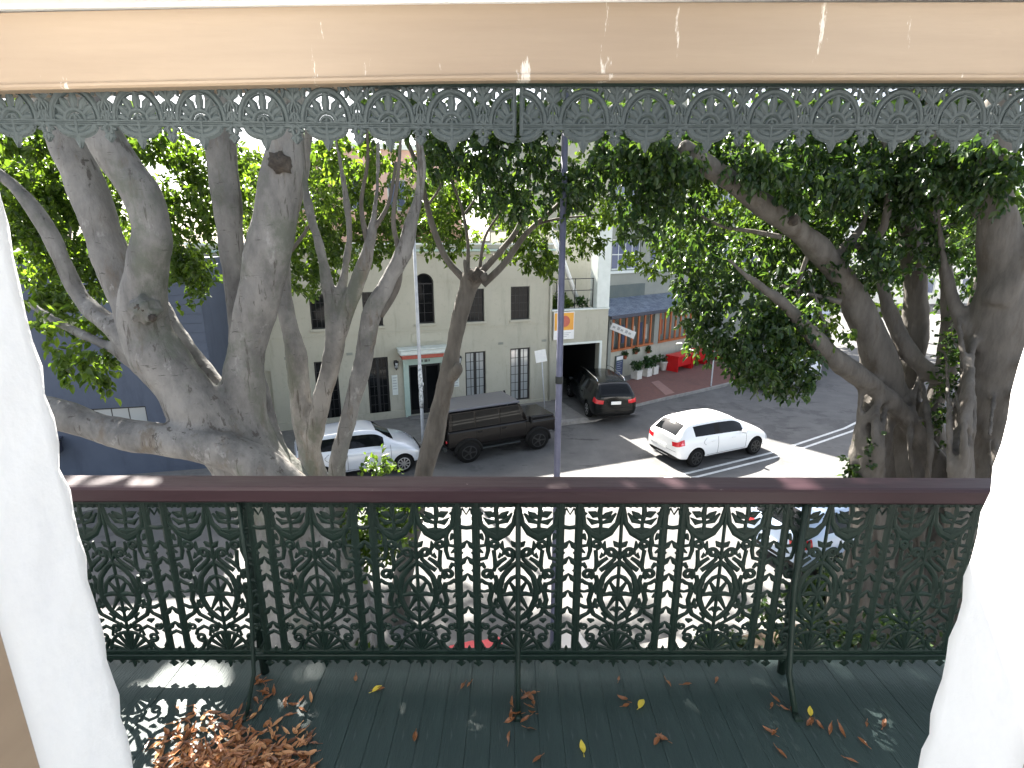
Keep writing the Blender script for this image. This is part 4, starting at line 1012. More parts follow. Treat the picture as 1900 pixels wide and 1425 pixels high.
for q in ([(705, 585, 6.5, 18), (738, 530, 6.5, 14), (740, 470, 6.5, 12), (730, 410, 6.5, 10), (738, 330, 6.5, 8), (745, 240, 6.5, 6)],
          [(682, 450, 6.6, 14), (670, 380, 6.6, 9), (682, 300, 6.6, 7), (680, 220, 6.6, 6)], [(690, 430, 6.6, 12), (720, 380, 6.6, 8), (735, 300, 6.6, 6)],
          [(612, 560, 6.7, 10), (600, 500, 6.7, 7)], [(528, 480, 6.9, 9), (560, 440, 6.9, 7), (585, 400, 6.9, 5)]):
    rel(branch(tb_, q), tb_)
clB = [clump(600, 350, 11, 70, 90, 700), clump(590, 460, 11, 60, 60, 560), clump(575, 520, 10.5, 45, 38, 300), clump(655, 380, 12, 70, 80, 600), clump(715, 350, 12, 60, 90, 600), clump(700, 440, 12, 50, 50, 420),
       clump(650, 290, 9, 70, 40, 260), clump(560, 290, 12, 60, 50, 260), clump(640, 460, 13, 60, 40, 300)]
rel(foliage(tb_, clB, 'leaf_b', (.12, .036), 15, droop=.5), tb_)
rel(foliage(tb_, [clump(700, 985, 5.9, 60, 55, 560, .4), clump(735, 950, 6.1, 50, 30, 200, .3), clump(705, 862, 6.3, 26, 16, 60, .15), clump(660, 1010, 5.9, 40, 60, 220, .3)], 'leaf_b', (.085, .026), 17, name='basal_shoots', droop=.1), tb_)

# leaning pollarded tree
tc_ = thing('leaning_tree', 'leaning pollarded tree with a knobbly head of thin curved branches', 'tree', (-1.75, 8.4, .12))
LC = [limb([(735, 1150, 8.5, 56), (760, 1000, 8.5, 46), (786, 880, 8.5, 42), (812, 780, 8.5, 40), (834, 680, 8.5, 36), (850, 600, 8.5, 35), (866, 545, 8.5, 36), (876, 512, 8.5, 44), (880, 500, 8.5, 30)]),
      limb([(838, 700, 8.45, 26), (848, 688, 8.3, 24), (850, 676, 8.2, 14)]),
      limb([(876, 520, 8.4, 30), (892, 512, 8.3, 26), (900, 516, 8.2, 14)]), limb([(870, 515, 8.4, 24), (864, 490, 8.4, 14), (862, 480, 8.4, 8)])]
rel(tree_trunk(LC, .026, .05, 8, 'bark_b', tc_), tc_)
knob(tc_, 882, 512, 8.25, .12, seed=9)
for q in ([(862, 520, 8.5, 15), (828, 480, 8.5, 14), (806, 430, 8.5, 13), (792, 380, 8.5, 12), (778, 320, 8.5, 10), (752, 250, 8.5, 8), (735, 180, 8.5, 7)],
          [(868, 500, 8.6, 9), (868, 450, 8.6, 7), (858, 390, 8.6, 6), (836, 330, 8.6, 5), (820, 270, 8.6, 4)],
          [(888, 510, 8.4, 15), (925, 470, 8.4, 13), (960, 425, 8.4, 11), (975, 370, 8.4, 8), (986, 300, 8.4, 6), (990, 230, 8.4, 5)],
          [(896, 528, 8.3, 16), (935, 490, 8.3, 14), (975, 435, 8.3, 12), (1020, 395, 8.3, 10), (1065, 350, 8.3, 8), (1110, 300, 8.3, 6)],
          [(890, 500, 8.6, 8), (900, 440, 8.6, 6), (930, 390, 8.6, 5), (950, 340, 8.6, 4)], [(1000, 415, 8.3, 6), (1040, 405, 8.3, 5), (1100, 400, 8.3, 3)], [(790, 385, 8.5, 6), (815, 350, 8.5, 5), (830, 300, 8.5, 4)],
          [(860, 400, 8.6, 5), (885, 360, 8.6, 4), (890, 310, 8.6, 3)]):
    rel(branch(tc_, q), tc_)
clC = [clump(820, 380, 10, 50, 60, 420), clump(825, 455, 10, 45, 25, 200), clump(900, 400, 10, 60, 55, 420), clump(930, 450, 10, 50, 35, 230), clump(1000, 480, 9.5, 40, 42, 330), clump(985, 420, 10, 45, 40, 260),
       clump(860, 330, 10, 60, 40, 300), clump(1080, 440, 11, 50, 38, 330), clump(1110, 385, 11, 60, 50, 330), clump(790, 330, 11, 50, 50, 260), clump(1040, 380, 10, 40, 50, 120)]
rel(foliage(tc_, clC, 'leaf_b', (.105, .030), 25, droop=.5), tc_)

# fig D, dark spreading fig on the right with aerial roots
td = thing('spreading_fig_tree', 'dark spreading fig tree with twisted trunks and hanging aerial roots', 'tree', (5.9, 6.8, .12))
LD = [
 [(5.9, 6.9, -.1, 1.0), (5.7, 6.9, 1.5, .75)]+limb([(1700, 980, 6.9, 170)]),
 limb([(1700, 1000, 7, 150), (1680, 860, 7, 100), (1660, 760, 7, 80), (1635, 680, 7, 70), (1610, 610, 7, 66), (1580, 545, 7, 62), (1525, 470, 6.9, 54), (1450, 405, 6.7, 50), (1375, 350, 6.5, 48), (1300, 300, 6.3, 44), (1262, 272, 6.25, 36)]),
 limb([(1710, 900, 7.3, 90), (1680, 780, 7.4, 62), (1690, 680, 7.5, 54), (1700, 580, 7.5, 50), (1694, 480, 7.5, 48), (1685, 380, 7.5, 46), (1690, 280, 7.5, 44), (1700, 150, 7.5, 40)]),
 limb([(1760, 900, 6.8, 60), (1690, 790, 6.7, 46), (1630, 725, 6.6, 44), (1560, 675, 6.5, 42), (1510, 625, 6.4, 36), (1450, 560, 6.3, 24), (1390, 515, 6.3, 15), (1350, 480, 6.3, 10)]),
 limb([(1550, 670, 6.5, 22), (1530, 610, 6.6, 14), (1515, 560, 6.8, 11), (1500, 500, 6.9, 8)]),
 limb([(1740, 900, 7.1, 80), (1725, 780, 7.1, 50), (1755, 690, 7.1, 46), (1762, 600, 7.1, 32), (1755, 500, 7.1, 26), (1735, 420, 7.1, 22), (1730, 300, 7.1, 20), (1722, 120, 7.1, 17)]),
 limb([(1740, 700, 7.0, 40), (1690, 660, 7.0, 36), (1660, 600, 7.2, 30), (1640, 540, 7.3, 24), (1622, 470, 7.4, 16), (1610, 400, 7.5, 10), (1600, 330, 7.5, 6)]),
 [(6.8, 6.2, -.1, 1.2), (6.5, 6.2, 1.6, .8)]+limb([(1850, 980, 6.2, 200)]),
 limb([(1850, 1000, 6.2, 190), (1845, 860, 6.2, 165), (1845, 740, 6.2, 140), (1855, 620, 6.2, 116), (1860, 500, 6.2, 96), (1850, 400, 6.2, 78), (1840, 300, 6.2, 70), (1860, 180, 6.2, 64)]),
 limb([(1850, 560, 6.1, 60), (1885, 500, 6.0, 50), (1930, 440, 6.0, 44)]),
 limb([(1800, 620, 6.3, 36), (1770, 560, 6.5, 26), (1750, 470, 6.6, 16), (1742, 390, 6.6, 11), (1745, 300, 6.6, 8), (1750, 180, 6.6, 6)]),
 limb([(1600, 470, 6.9, 30), (1640, 420, 6.9, 20), (1650, 340, 6.9, 14), (1640, 260, 6.9, 12), (1635, 120, 6.9, 10)]),
 limb([(1560, 470, 6.9, 26), (1600, 420, 7.2, 14), (1612, 360, 7.3, 10), (1618, 280, 7.4, 7), (1612, 180, 7.4, 5)]),
]
rr_ = random.Random(4)
for k in range(26):   # buttress ridges and aerial roots
    px = rr_.choice([rr_.uniform(1590, 1700), rr_.uniform(1700, 1900), rr_.uniform(1770, 1900)]); Y = 6.9 if px < 1730 else 6.1
    py = rr_.uniform(620, 800) if px > 1770 else rr_.uniform(700, 800)
    Y2 = Y-rr_.uniform(.25, .75); sw = rr_.uniform(-12, 12)
    LD.append(limb([(px-sw, py-60, Y+.25, 8), (px, py, Y-.05, 12), (px+sw, (py+900)/2, Y2, rr_.uniform(10, 20)), (px+sw*.4, 900, Y2-.05, rr_.uniform(9, 18)), (px-sw, 1100, Y2-.1, rr_.uniform(10, 20))]))
LD.append(limb([(1600, 700, 6.6, 16), (1592, 780, 6.5, 11), (1580, 850, 6.5, 10), (1578, 960, 6.5, 12), (1575, 1150, 6.5, 12)]))
LD.append(limb([(1640, 740, 6.5, 18), (1600, 790, 6.4, 11), (1588, 860, 6.4, 11), (1590, 1000, 6.4, 12)]))
rel(tree_trunk(LD, .034, .06, 13, 'bark_b', td), td)
knob(td, 1470, 408, 6.6, .07, seed=15)
for q in ([(1450, 440, 6.8, 12), (1400, 430, 6.9, 9), (1340, 420, 7, 7), (1300, 400, 7, 5)], [(1500, 470, 6.9, 10), (1480, 540, 7, 7), (1500, 600, 7, 5)], [(1400, 360, 6.6, 9), (1390, 310, 6.6, 7), (1370, 250, 6.6, 6)],
          [(1700, 470, 7.4, 16), (1740, 430, 7.4, 10), (1790, 410, 7.4, 7)], [(1690, 420, 7.4, 14), (1650, 380, 7.4, 9), (1620, 330, 7.4, 6)], [(1830, 420, 6.2, 20), (1790, 360, 6.4, 12), (1760, 300, 6.5, 8)],
          [(1560, 560, 6.9, 12), (1500, 545, 7, 8), (1450, 530, 7, 6)]):
    rel(branch(td, q, 'bark_b'), td)
g2 = random.Random(3); clD = []
for (px, py, Y, rx, ry, n) in ((860, 270, 7.5, 80, 50, 620), (800, 290, 7.5, 60, 34, 240), (950, 300, 7.5, 90, 60, 820), (1060, 290, 7.4, 80, 60, 700), (1150, 300, 7, 80, 70, 820), (1230, 320, 6.9, 70, 90, 900), (1200, 400, 7, 60, 70, 620), (1280, 420, 7.5, 70, 80, 700),
          (1350, 270, 7, 90, 60, 700), (1450, 290, 7.2, 90, 60, 800), (1560, 300, 7.4, 90, 70, 900), (1660, 290, 7.6, 80, 80, 800), (1760, 290, 7.4, 80, 70, 800), (1860, 260, 7, 60, 40, 240),
          (1430, 380, 8, 60, 60, 460), (1500, 400, 7.8, 70, 60, 560), (1600, 400, 7.8, 70, 60, 640), (1740, 380, 7.8, 60, 60, 500), (1650, 460, 8.2, 50, 60, 420), (1480, 500, 7.5, 80, 60, 700), (1560, 520, 8, 60, 50, 460),
          (1390, 470, 8, 80, 50, 520), (1780, 480, 8, 50, 50, 300), (1720, 540, 8.4, 50, 40, 220), (1880, 350, 7.4, 40, 60, 200), (1420, 640, 6.6, 80, 80, 900), (1370, 590, 6.8, 60, 60, 500), (1450, 580, 6.8, 60, 60, 500), (1445, 690, 6.5, 60, 34, 420),
          (1320, 520, 7, 60, 60, 480), (1310, 620, 7, 30, 40, 160), (1300, 570, 7.2, 50, 50, 380), (950, 370, 7.3, 60, 40, 300), (1050, 350, 7.2, 60, 40, 300)):
    clD.append(clump(px, py, Y, rx, ry, int(n*(1.15 if px > 1340 else .9)), .7))
clD += [clump(1262, 285, 6.15, 42, 34, 300, .3), clump(1235, 250, 6.2, 50, 30, 260, .3)]
clD += [clump(1850, 330, 5.9, 40, 50, 200, .3), clump(1780, 300, 6.2, 60, 50, 420, .5), clump(1700, 350, 6.9, 50, 60, 420, .4), clump(1660, 300, 6.9, 60, 50, 420, .5), clump(1560, 340, 6.6, 60, 50, 420, .4), clump(1480, 340, 6.4, 50, 40, 300, .3), clump(1720, 450, 6.9, 36, 50, 200, .3), clump(1620, 470, 6.6, 40, 50, 260, .3), clump(1400, 300, 6.2, 50, 36, 260, .3), clump(1860, 430, 6.4, 30, 40, 110, .3)]
for px in range(720, 1900, 95): clD.append(clump(px, 205, 7.4, 80, 40, 360, .7))
rel(foliage(td, clD, 'leaf_dark', (.092, .028), 31, droop=.7), td)
clD2 = [clump(1180, 380, 12, 60, 60, 330), clump(1240, 400, 12, 60, 60, 330), clump(1270, 300, 11, 70, 60, 330), clump(1200, 300, 12, 60, 50, 260), clump(1340, 300, 11, 60, 60, 260), clump(1400, 400, 10, 60, 60, 300), clump(1700, 420, 11, 60, 60, 300), clump(1780, 380, 11, 60, 60, 300), clump(1560, 480, 11, 60, 50, 260), clump(1280, 350, 10, 50, 60, 330), clump(1330, 380, 11, 60, 60, 330), clump(1200, 470, 11, 60, 36, 300), clump(1260, 480, 11, 50, 60, 330), clump(1330, 470, 11, 60, 60, 360), clump(1420, 560, 9, 60, 50, 330), clump(1470, 620, 9, 50, 50, 300), clump(1120, 300, 11, 60, 40, 200), clump(1640, 560, 9, 30, 20, 70), clump(1560, 620, 6.4, 24, 18, 34, .2), clump(1540, 590, 8.5, 30, 20, 60),
        clump(1480, 330, 11, 60, 60, 260), clump(1600, 340, 11, 80, 60, 300), clump(1500, 440, 10, 60, 60, 260)]
rel(foliage(td, clD2, 'leaf_b', (.10, .03), 33, name='sunlit_sprays', droop=.6), td)  # these sprays take the lighter leaf colour to look sunlit
# ivy round the trunks and undergrowth at their feet
ivy = [clump(1765, 720, 6.6, 20, 110, 200, .2), clump(1600, 860, 6.3, 26, 60, 150, .2), clump(1770, 600, 6.8, 14, 60, 60, .2)]
o = rel(foliage(td, ivy, 'leaf_dark', (.07, .03), 35, name='ivy', droop=.4), td)
under = [((gx, gy, gz), (.6, .5, .45), 420) for gx, gy, gz in ((3.9, 6.1, .7), (4.6, 6.4, 1.1), (5.2, 5.9, .8), (4.2, 5.2, .6), (5.6, 5.2, 1.2), (3.6, 4.6, .5), (6.3, 5.2, 1.6), (4.9, 4.6, .7), (6.9, 4.9, 1.4), (4.4, 7.2, .9), (5.2, 7.6, 1.1), (6.0, 8.0, 1.2), (6.7, 8.2, 1.4), (7.3, 7.9, 1.6), (3.4, 6.9, .5), (4.8, 5.4, 2.0))]
o = foliage(None, under, 'leaf_dark', (.10, .035), 37, name='undergrowth', droop=.1); tag(o, 'dark leafy undergrowth around the foot of the spreading fig', 'plants', kind='stuff')
under = [((gx, gy, gz), (.5, .4, .5), 300) for gx, gy, gz in ((-1.9, 4.4, .8), (-1.4, 4.6, .6), (-3.2, 4.5, .7), (-2.6, 4.3, 1.1), (-1.5, 5.2, 1.3), (-1.1, 5.0, .8), (-1.7, 4.9, 2.0), (-1.2, 4.6, 1.5), (-3.3, 4.9, 1.5))]
o = foliage(None, under, 'leaf_dark', (.10, .035), 39, name='undergrowth', droop=.1); tag(o, 'dark low plants around the foot of the huge grey fig', 'plants', kind='stuff')
over = []; gq = random.Random(5)  # unseen canopy above the frame, added to shade the foliage below
for k in range(26):
    x = gq.uniform(2.5, 11); y = gq.uniform(4.5, 11.5); z = CAM_H+y*.42+gq.uniform(.3, 2.0)
    over.append(((x, y, z), (gq.uniform(.8, 1.4), gq.uniform(.8, 1.3), gq.uniform(.4, .7)), gq.randint(330, 520)))
rel(foliage(td, over, 'leaf_a', (.13, .042), 41, name='unseen_upper_crown'), td)

# far street trees behind the roofs
def far_tree(X, Y, h, r, seed, label, mt='leaf_b'):
    t = thing('street_tree', label, 'tree', (X, Y, 0), 0)
    m = MB(); m.tube([(0, 0, 0), (.1, 0, h*.35), (.0, .1, h*.7)], [.28, .22, .12], 10)
    for k in range(5):
        a = k*1.3+seed; m.tube([(.05, 0, h*.4), (math.cos(a)*r*.35, math.sin(a)*r*.35, h*.6), (math.cos(a)*r*.6, math.sin(a)*r*.6, h*.82)], [.12, .08, .03], 7)
    m.build('trunk', M['bark_b'], t)
    g = random.Random(seed); c = []
    for k in range(16):
        a = g.uniform(0, 6.28); q = g.uniform(0, 1)**.5*r*.8
        c.append(((math.cos(a)*q, math.sin(a)*q, h*.72+g.uniform(-.22, .28)*h), (r*.36, r*.36, r*.26), 260))
    foliage(t, c, mt, (.26, .09), seed, spread=.4)
far_tree(-19, 22, 10, 4, 51, 'broad green street tree behind the slate blue building')
far_tree(-12.5, 31, 12, 4, 52, 'green tree rising behind the left end of the cream building')
far_tree(-5, 36, 10, 3.4, 53, 'green tree rising behind the middle of the cream building')
far_tree(18.5, 40, 11, 4.2, 54, 'tall leafy tree standing at the bend beyond the parked truck', 'leaf_dark')
far_tree(29, 38, 11, 4, 55, 'tall leafy tree at the far roadside behind the twisted fig trunks', 'leaf_dark')
far_tree(38, 44, 12, 4.5, 56, 'dark tree in front of the pale corner block', 'leaf_dark')

# ------------------------------------------------------------------ poles, signs, street furniture
gp = thing('street_pole', 'plain blue grey steel pole rising from the near footpath', 'pole', (.645, 7.0, .12))
m = MB(); m.lathe([(.07, 0), (.07, .05), (.049, .12), (.047, 3), (.040, 8.6)], seg=14); m.build('shaft', M['pole'], gp)
m = MB(); m.lathe([(.05, 4.84), (.052, 4.85), (.052, 4.93), (.05, 4.94)], seg=14); m.build('collar', M['steel'], gp)
wp = thing('white_pole', 'thin pale pole with torn paper wrapped round it beside the entrance canopy', 'pole', (-3.08, 17.2, .12))
m = MB(); m.lathe([(.09, 0), (.09, .04), (.06, .1), (.055, 4), (.045, 8.2)], seg=12); m.build('shaft', M['pole_w'], wp)
m = MB(); m.lathe([(.068, 1.3), (.075, 1.6), (.066, 1.9), (.078, 2.3), (.06, 2.8)], seg=10); m.build('torn_poster', M['paper'], wp)
sg = thing('parking_sign', 'small square white sign on a thin leaning post by the driveway', 'sign', (1.36, 20.9, .12))
m = MB(); m.tube([(0, 0, 0), (-.18, 0, 2.55)], .022, 8); m.build('post', M['pole_w'], sg)
m = MB(); m.box((-.20, -.03, 2.33), (.46, .015, .50), rot=Matrix.Rotation(R(-9), 3, 'Y') @ Matrix.Rotation(R(10), 3, 'Z'), bev=.003); m.build('sign_plate', M['sign_white'], sg)
sg = thing('sign_post', 'thin pale sign post on the brick paving outside the cafe', 'pole', (9.71, 24.9, .12))
m = MB(); m.lathe([(.04, 0), (.035, .05), (.032, 2.6), (.03, 2.62)], seg=10); m.build('post', M['pole_w'], sg)
m = MB(); m.box((0, -.045, 2.35), (.3, .012, .45), rot=Matrix.Rotation(R(35), 3, 'Z')); m.build('sign_plate', M['sign_white'], sg)

def pot_plant(x, off, label, kind, s=1, seed=1):
    P = KO+Vector((math.cos(KZ)*x+math.sin(KZ)*off, math.sin(KZ)*x-math.cos(KZ)*off, .006))
    t = thing('pot_plant', label, 'pot plant', P, KZ)
    m = MB()
    if kind == 'square':
        for (a, b, h0, h1) in ((.20, .22, 0, .42),): 
            bm_ = m.prism([(-a, -a), (a, -a), (a, a), (-a, a)], 0, .40)
        m.b2(-.225, .225, -.225, .225, .401, .45, bev=.01)
    else: m.lathe([(.12, 0), (.14, .02), (.19, .42), (.22, .46), (.21, .5)], seg=16)
    m.build('pot', M['pot_white'], t)
    foliage(t, [((0, 0, .68), (.27, .25, .26), 200)], 'pot_leaf', (.13, .035), seed, name='foliage', droop=-.1, spread=.1)
    return t
pot_plant(1.25, .75, 'bushy plant in a square white pot closest to the menu board', 'square', seed=61)
pot_plant(2.15, .72, 'bushy plant in a square white pot in the middle of the three square pots', 'square', seed=62)
pot_plant(2.8, .66, 'bushy plant in a square white pot furthest from the menu board', 'square', seed=63)
pot_plant(3.9, .55, 'plant in a round tapered white pot near the red tables', 'round', seed=64)
for k, (x, z, lb) in enumerate(((1.05, .95, 'first small hanging pot of flowers from the menu board'), (1.95, 1.1, 'middle hanging terracotta pot below the timber slats'), (3.05, 1.0, 'hanging terracotta pot with red flowers closest to the grey pier'))):
    P = KO+Vector((math.cos(KZ)*x+math.sin(KZ)*.12, math.sin(KZ)*x-math.cos(KZ)*.12, z)); t = thing('hanging_pot', lb, 'hanging pot', P, KZ)
    m = MB(); m.lathe([(.06, 0), (.08, .02), (.12, .18), (.13, .2)], seg=12); m.build('pot', M['terracotta'], t)
    m = MB(); m.tube([(0, .12, .45), (0, 0, .40), (-.1, 0, .18)], .006, 5); m.tube([(0, 0, .40), (.1, 0, .18)], .006, 5); m.build('hook', M['steel'], t)
    foliage(t, [((0, 0, .27), (.2, .15, .14), 90)], 'pot_leaf', (.1, .03), 70+k, name='foliage', droop=.4, spread=.1)
def terrace_plant(x, label, mt, seed):
    t = thing('terrace_plant', label, 'pot plant', fp(9.43+x, -.45, 3.73), RZ)
    m = MB(); m.lathe([(.14, 0), (.2, .3), (.21, .34)], seg=14); m.build('pot', M['slate'], t)
    foliage(t, [((0, 0, .62), (.34, .2, .30), 260)], mt, (.14, .035), seed, name='foliage', droop=-.2, spread=.14)
terrace_plant(.35, 'lime green spiky plant on the terrace above the orange banner beside the pole', 'leaf_b', 81)
terrace_plant(.9, 'lime green plant on the terrace above the right edge of the orange banner', 'leaf_b', 82)
terrace_plant(1.75, 'dark plant at the foot of the sloping white pipe', 'pot_leaf', 83)
# red furniture
def red_table(x, off, label, ln=1.25, rz=0):
    P = KO+Vector((math.cos(KZ)*x+math.sin(KZ)*off, math.sin(KZ)*x-math.cos(KZ)*off, .006)); t = thing('red_table', label, 'table', P, KZ+rz, 'red cafe tables')
    t.scale = (1.15, 1.15, 1.12)
    MB().b2(-ln/2, ln/2, -.36, .36, .72, .77, bev=.01).build('table_top', M['red_plastic'], t)
    for sx in (-1, 1): MB().b2(sx*ln/2-.03*sx-.03, sx*ln/2-.03*sx+.03, -.34, .34, .0, .718, bev=.006).build('side_panel', M['red_plastic'], t)
    MB().b2(-ln/2+.07, ln/2-.07, -.30, -.26, .25, .717).build('modesty_panel', M['red_plastic'], t)
def red_stool(x, off, label):
    P = KO+Vector((math.cos(KZ)*x+math.sin(KZ)*off, math.sin(KZ)*x-math.cos(KZ)*off, .006)); t = thing('red_stool', label, 'stool', P, KZ, 'red cafe stools')
    MB().b2(-.2, .2, -.2, .2, .43, .47, bev=.01).build('seat', M['red_plastic'], t)
    for sx in (-1, 1): MB().b2(sx*.17-.02, sx*.17+.02, -.19, .19, 0, .429).build('side_panel', M['red_plastic'], t)
red_table(4.75, .95, 'red block shaped cafe table closest to the round white pot'); red_table(6.3, .85, 'second red cafe table from the round white pot'); red_table(8.3, .75, 'red cafe table furthest from the white pots')
red_stool(5.55, 1.05, 'red stool between the two red tables closest to the white pots'); red_stool(7.2, 1.0, 'red stool beyond the second red table')
for k, (x, y, lid, lb) in enumerate(((-.60, 6.36, 'bin_red', 'wheelie bin with red lid beside another below the balcony'), (-.22, 6.44, 'bin_red', 'wheelie bin with red lid closest to the pale lidded bin'), (.98, 6.6, 'bin_pale', 'wheelie bin with pale lid below the balcony'))):
    t = thing('wheelie_bin', lb, 'bin', (x-.08, y, .125), R(18), 'wheelie bins on the near footpath')
    m = MB(); lo = [(-.15, -.17), (.15, -.17), (.15, .17), (-.15, .17)]; hi = [(-.18, -.22), (.18, -.22), (.18, .22), (-.18, .22)]
    vl = [m.bm.verts.new((*p, .06)) for p in lo]; vh = [m.bm.verts.new((*p, .9)) for p in hi]
    for i in range(4): m.bm.faces.new((vl[i], vl[(i+1) % 4], vh[(i+1) % 4], vh[i]))
    m.bm.faces.new(vl[::-1]); m.bm.faces.new(vh); m.build('body', M['bin_green'], t)
    MB().box((0, -.01, .945), (.39, .5, .07), bev=.03, seg=3).build('lid', M[lid], t)
    for sx in (-1, 1): MB().lathe([(.08, -.02), (.09, -.015), (.09, .015), (.08, .02)], (sx*.17, .17, .09), axis='x', seg=14).build('wheel', M['tyre'], t)

# ------------------------------------------------------------------ vehicles
def wheel(parent, x, y, r, w=.2, rim='rim', spokes=7, side=1):
    m = MB(); m.lathe([(r*.62, -w/2), (r*.9, -w/2), (r, -w*.36), (r, w*.36), (r*.9, w/2), (r*.62, w/2)], (x, y, r), axis='y', seg=28)
    wh_ = m.build('wheel', M['tyre'], parent)
    m = MB(); yo = y+side*(w/2-.01)
    m.lathe([(r*.66, yo-.02), (r*.68, yo+.012), (r*.60, yo+.012), (r*.58, yo-.02)] if side > 0 else [(r*.58, yo+.02), (r*.60, yo-.012), (r*.68, yo-.012), (r*.66, yo+.02)], (x, 0, r), axis='y', seg=28)
    for k in range(spokes):
        a = 2*math.pi*k/spokes; c = Vector((x+math.cos(a)*r*.32, yo, r+math.sin(a)*r*.32))
        m.box(c, (r*.62, .022, r*.16), rot=Matrix.Rotation(-a, 3, 'Y'), bev=.004)
    m.lathe([(r*.14, yo-.02), (r*.16, yo+.016*side), (r*.10, yo+.022*side)], (x, 0, r), axis='y', seg=14)
    m.build('rim', M[rim], wh_)
def car(name, label, cat, loc, rz, stations, paint, wb, r, track, glass_side, glass_front, glass_rear, rim='rim', arch=.37, spokes=7, plates=True, lamp_z=None, group=None, rails=False):
    """stations: x, w, zb, zsh, zbelt, wtop, ztop from the rear to the front"""
    t = thing(name, label, cat, loc, rz, group)
    m = MB(); rings = []
    for (x, w_, zb, zsh, zbelt, wt, zt) in stations:
        half = [(w_*.80, zb), (w_*.97, zb+.09), (w_+.005, (zb+zsh)/2), (w_, zsh), (w_-.045, zbelt), (wt, zt-.035), (wt*.86, zt), (wt*.45, zt+.022)]
        ring = [m.bm.verts.new((x, 0, zb))]+[m.bm.verts.new((x, y, z)) for y, z in half]+[m.bm.verts.new((x, 0, zt+.03))]+[m.bm.verts.new((x, -y, z)) for y, z in half[::-1]]
        rings.append(ring)
    n = len(rings[0])
    X = [s[0] for s in stations]
    def seg_of(k): return k if k < n//2 else n-1-k      # 0..8 from the floor centre to the roof centre
    for i in range(len(rings)-1):
        xm = (X[i]+X[i+1])/2
        for k in range(n):
            f = m.bm.faces.new((rings[i][k], rings[i][(k+1) % n], rings[i+1][(k+1) % n], rings[i+1][k])); sgm = seg_of(k); f.smooth = True
            mi = 0
            if sgm == 5 and any(a < xm < b for a, b in glass_side): mi = 1
            if sgm >= 7 and glass_front[0] < xm < glass_front[1]: mi = 1
            if sgm >= 7 and glass_rear[0] < xm < glass_rear[1]: mi = 1
            if sgm <= 1: mi = 2
            if sgm == 4 and xm < X[0]+.24: mi = 3
            if sgm == 3 and xm < X[0]+.17 and False: mi = 3
            if sgm in (3, 4) and xm > X[-1]-.30 : mi = 4
            if sgm == 5 and mi == 0 and glass_side[0][0] < xm < glass_side[-1][1]: mi = 2
            f.material_index = mi
    for ring, flip in ((rings[0], True), (rings[-1], False)):
        h = n//2
        for k in range(h):
            a, b, c, d = ring[k], ring[k+1], ring[(n-k-1) % n], ring[(n-k) % n]
            vs = [a, b, c, d] if len({a, b, c, d}) == 4 else list(dict.fromkeys([a, b, c, d]))
            if len(vs) < 3: continue
            f = m.bm.faces.new(vs); f.smooth = True; f.material_index = 2 if (k in (1, ) or (k == 2 and not flip)) else 0
    me = m.mesh('body', [M[paint], M['car_glass'], M['trim_black'], M['lamp_red'], M['lamp_clear']])
    c = MB()
    for xw in wb:
        for s in (-1, 1): c.lathe([(arch, -.17), (arch, .25)] , (xw, s*(track+.06), r+.01), axis='y', seg=28)
    cm = c.mesh('cut', M['trim_black'])
    me2 = evaluated(me, [('SUBSURF', dict(levels=2, render_levels=2))])
    co = bpy.data.objects.new('cut', cm); COL.objects.link(co)
    try: me3 = evaluated(me2, [('BOOLEAN', dict(operation='DIFFERENCE', object=co, solver='EXACT', material_mode='TRANSFER'))])
    except Exception: me3 = evaluated(me2, [('BOOLEAN', dict(operation='DIFFERENCE', object=co, solver='EXACT'))])
    bpy.data.objects.remove(co)
    names = {}
    for k, mt_ in enumerate(me3.materials): names[k] = mt_.name if mt_ else paint
    kinds = {M[paint].name: ('body', M[paint]), M['car_glass'].name: ('window', M['car_glass']), M['trim_black'].name: ('lower_trim', M['trim_black']), M['lamp_red'].name: ('tail_light', M['lamp_red']), M['lamp_clear'].name: ('headlight', M['lamp_clear'])}
    for nm, (pn, mt_) in kinds.items():
        groups = [None]
        if pn in ('tail_light', 'headlight'): groups = [1, -1]
        if pn == 'window': groups = ['L', 'R', 'F', 'B']
        for gsel in groups:
            fs = []
            for p in me3.polygons:
                if names.get(p.material_index) != nm: continue
                cc = p.center
                if gsel in (1, -1) and cc.y*gsel <= 0: continue
                if pn == 'window':
                    frontish = cc.x > glass_front[0]-.02 and abs(p.normal.x) > .3; rearish = cc.x < glass_rear[1]+.02 and abs(p.normal.x) > .3
                    kk = 'F' if frontish else 'B' if rearish else ('L' if cc.y > 0 else 'R')
                    if kk != gsel: continue
                fs.append(p)
            if not fs: continue
            used = {}; vs = []; faces = []
            for p in fs:
                fi = []
                for v in p.vertices:
                    if v not in used: used[v] = len(vs); vs.append(me3.vertices[v].co.copy())
                    fi.append(used[v])
                faces.append(fi)
            mm = bpy.data.meshes.new(pn); mm.from_pydata(vs, [], faces); mm.materials.append(mt_)
            for p in mm.polygons: p.use_smooth = True
            nm2 = {'F': 'windscreen', 'B': 'rear_window'}.get(gsel, pn if pn != 'window' else 'side_window')
            link(nm2, mm, t)
    for xw in wb:
        for s in (-1, 1): wheel(t, xw, s*track, r, .2, rim, spokes, s)
    # shut lines lie on the panels
    from mathutils.bvhtree import BVHTree
    bv = BVHTree.FromPolygons([v.co for v in me3.vertices], [list(p.vertices) for p in me3.polygons]); sm_ = MB(); ns_ = 0
    zb_ = stations[len(stations)//2][4]
    lines = [[(x, None, z) for z in np.linspace(.34, zb_+.02, 12)] for x in (-.42, glass_front[0]+.36)]
    lines.append([(-.95-.10*math.sin(k_*.5), None, z) for k_, z in enumerate(np.linspace(.72, zb_+.02, 8))])
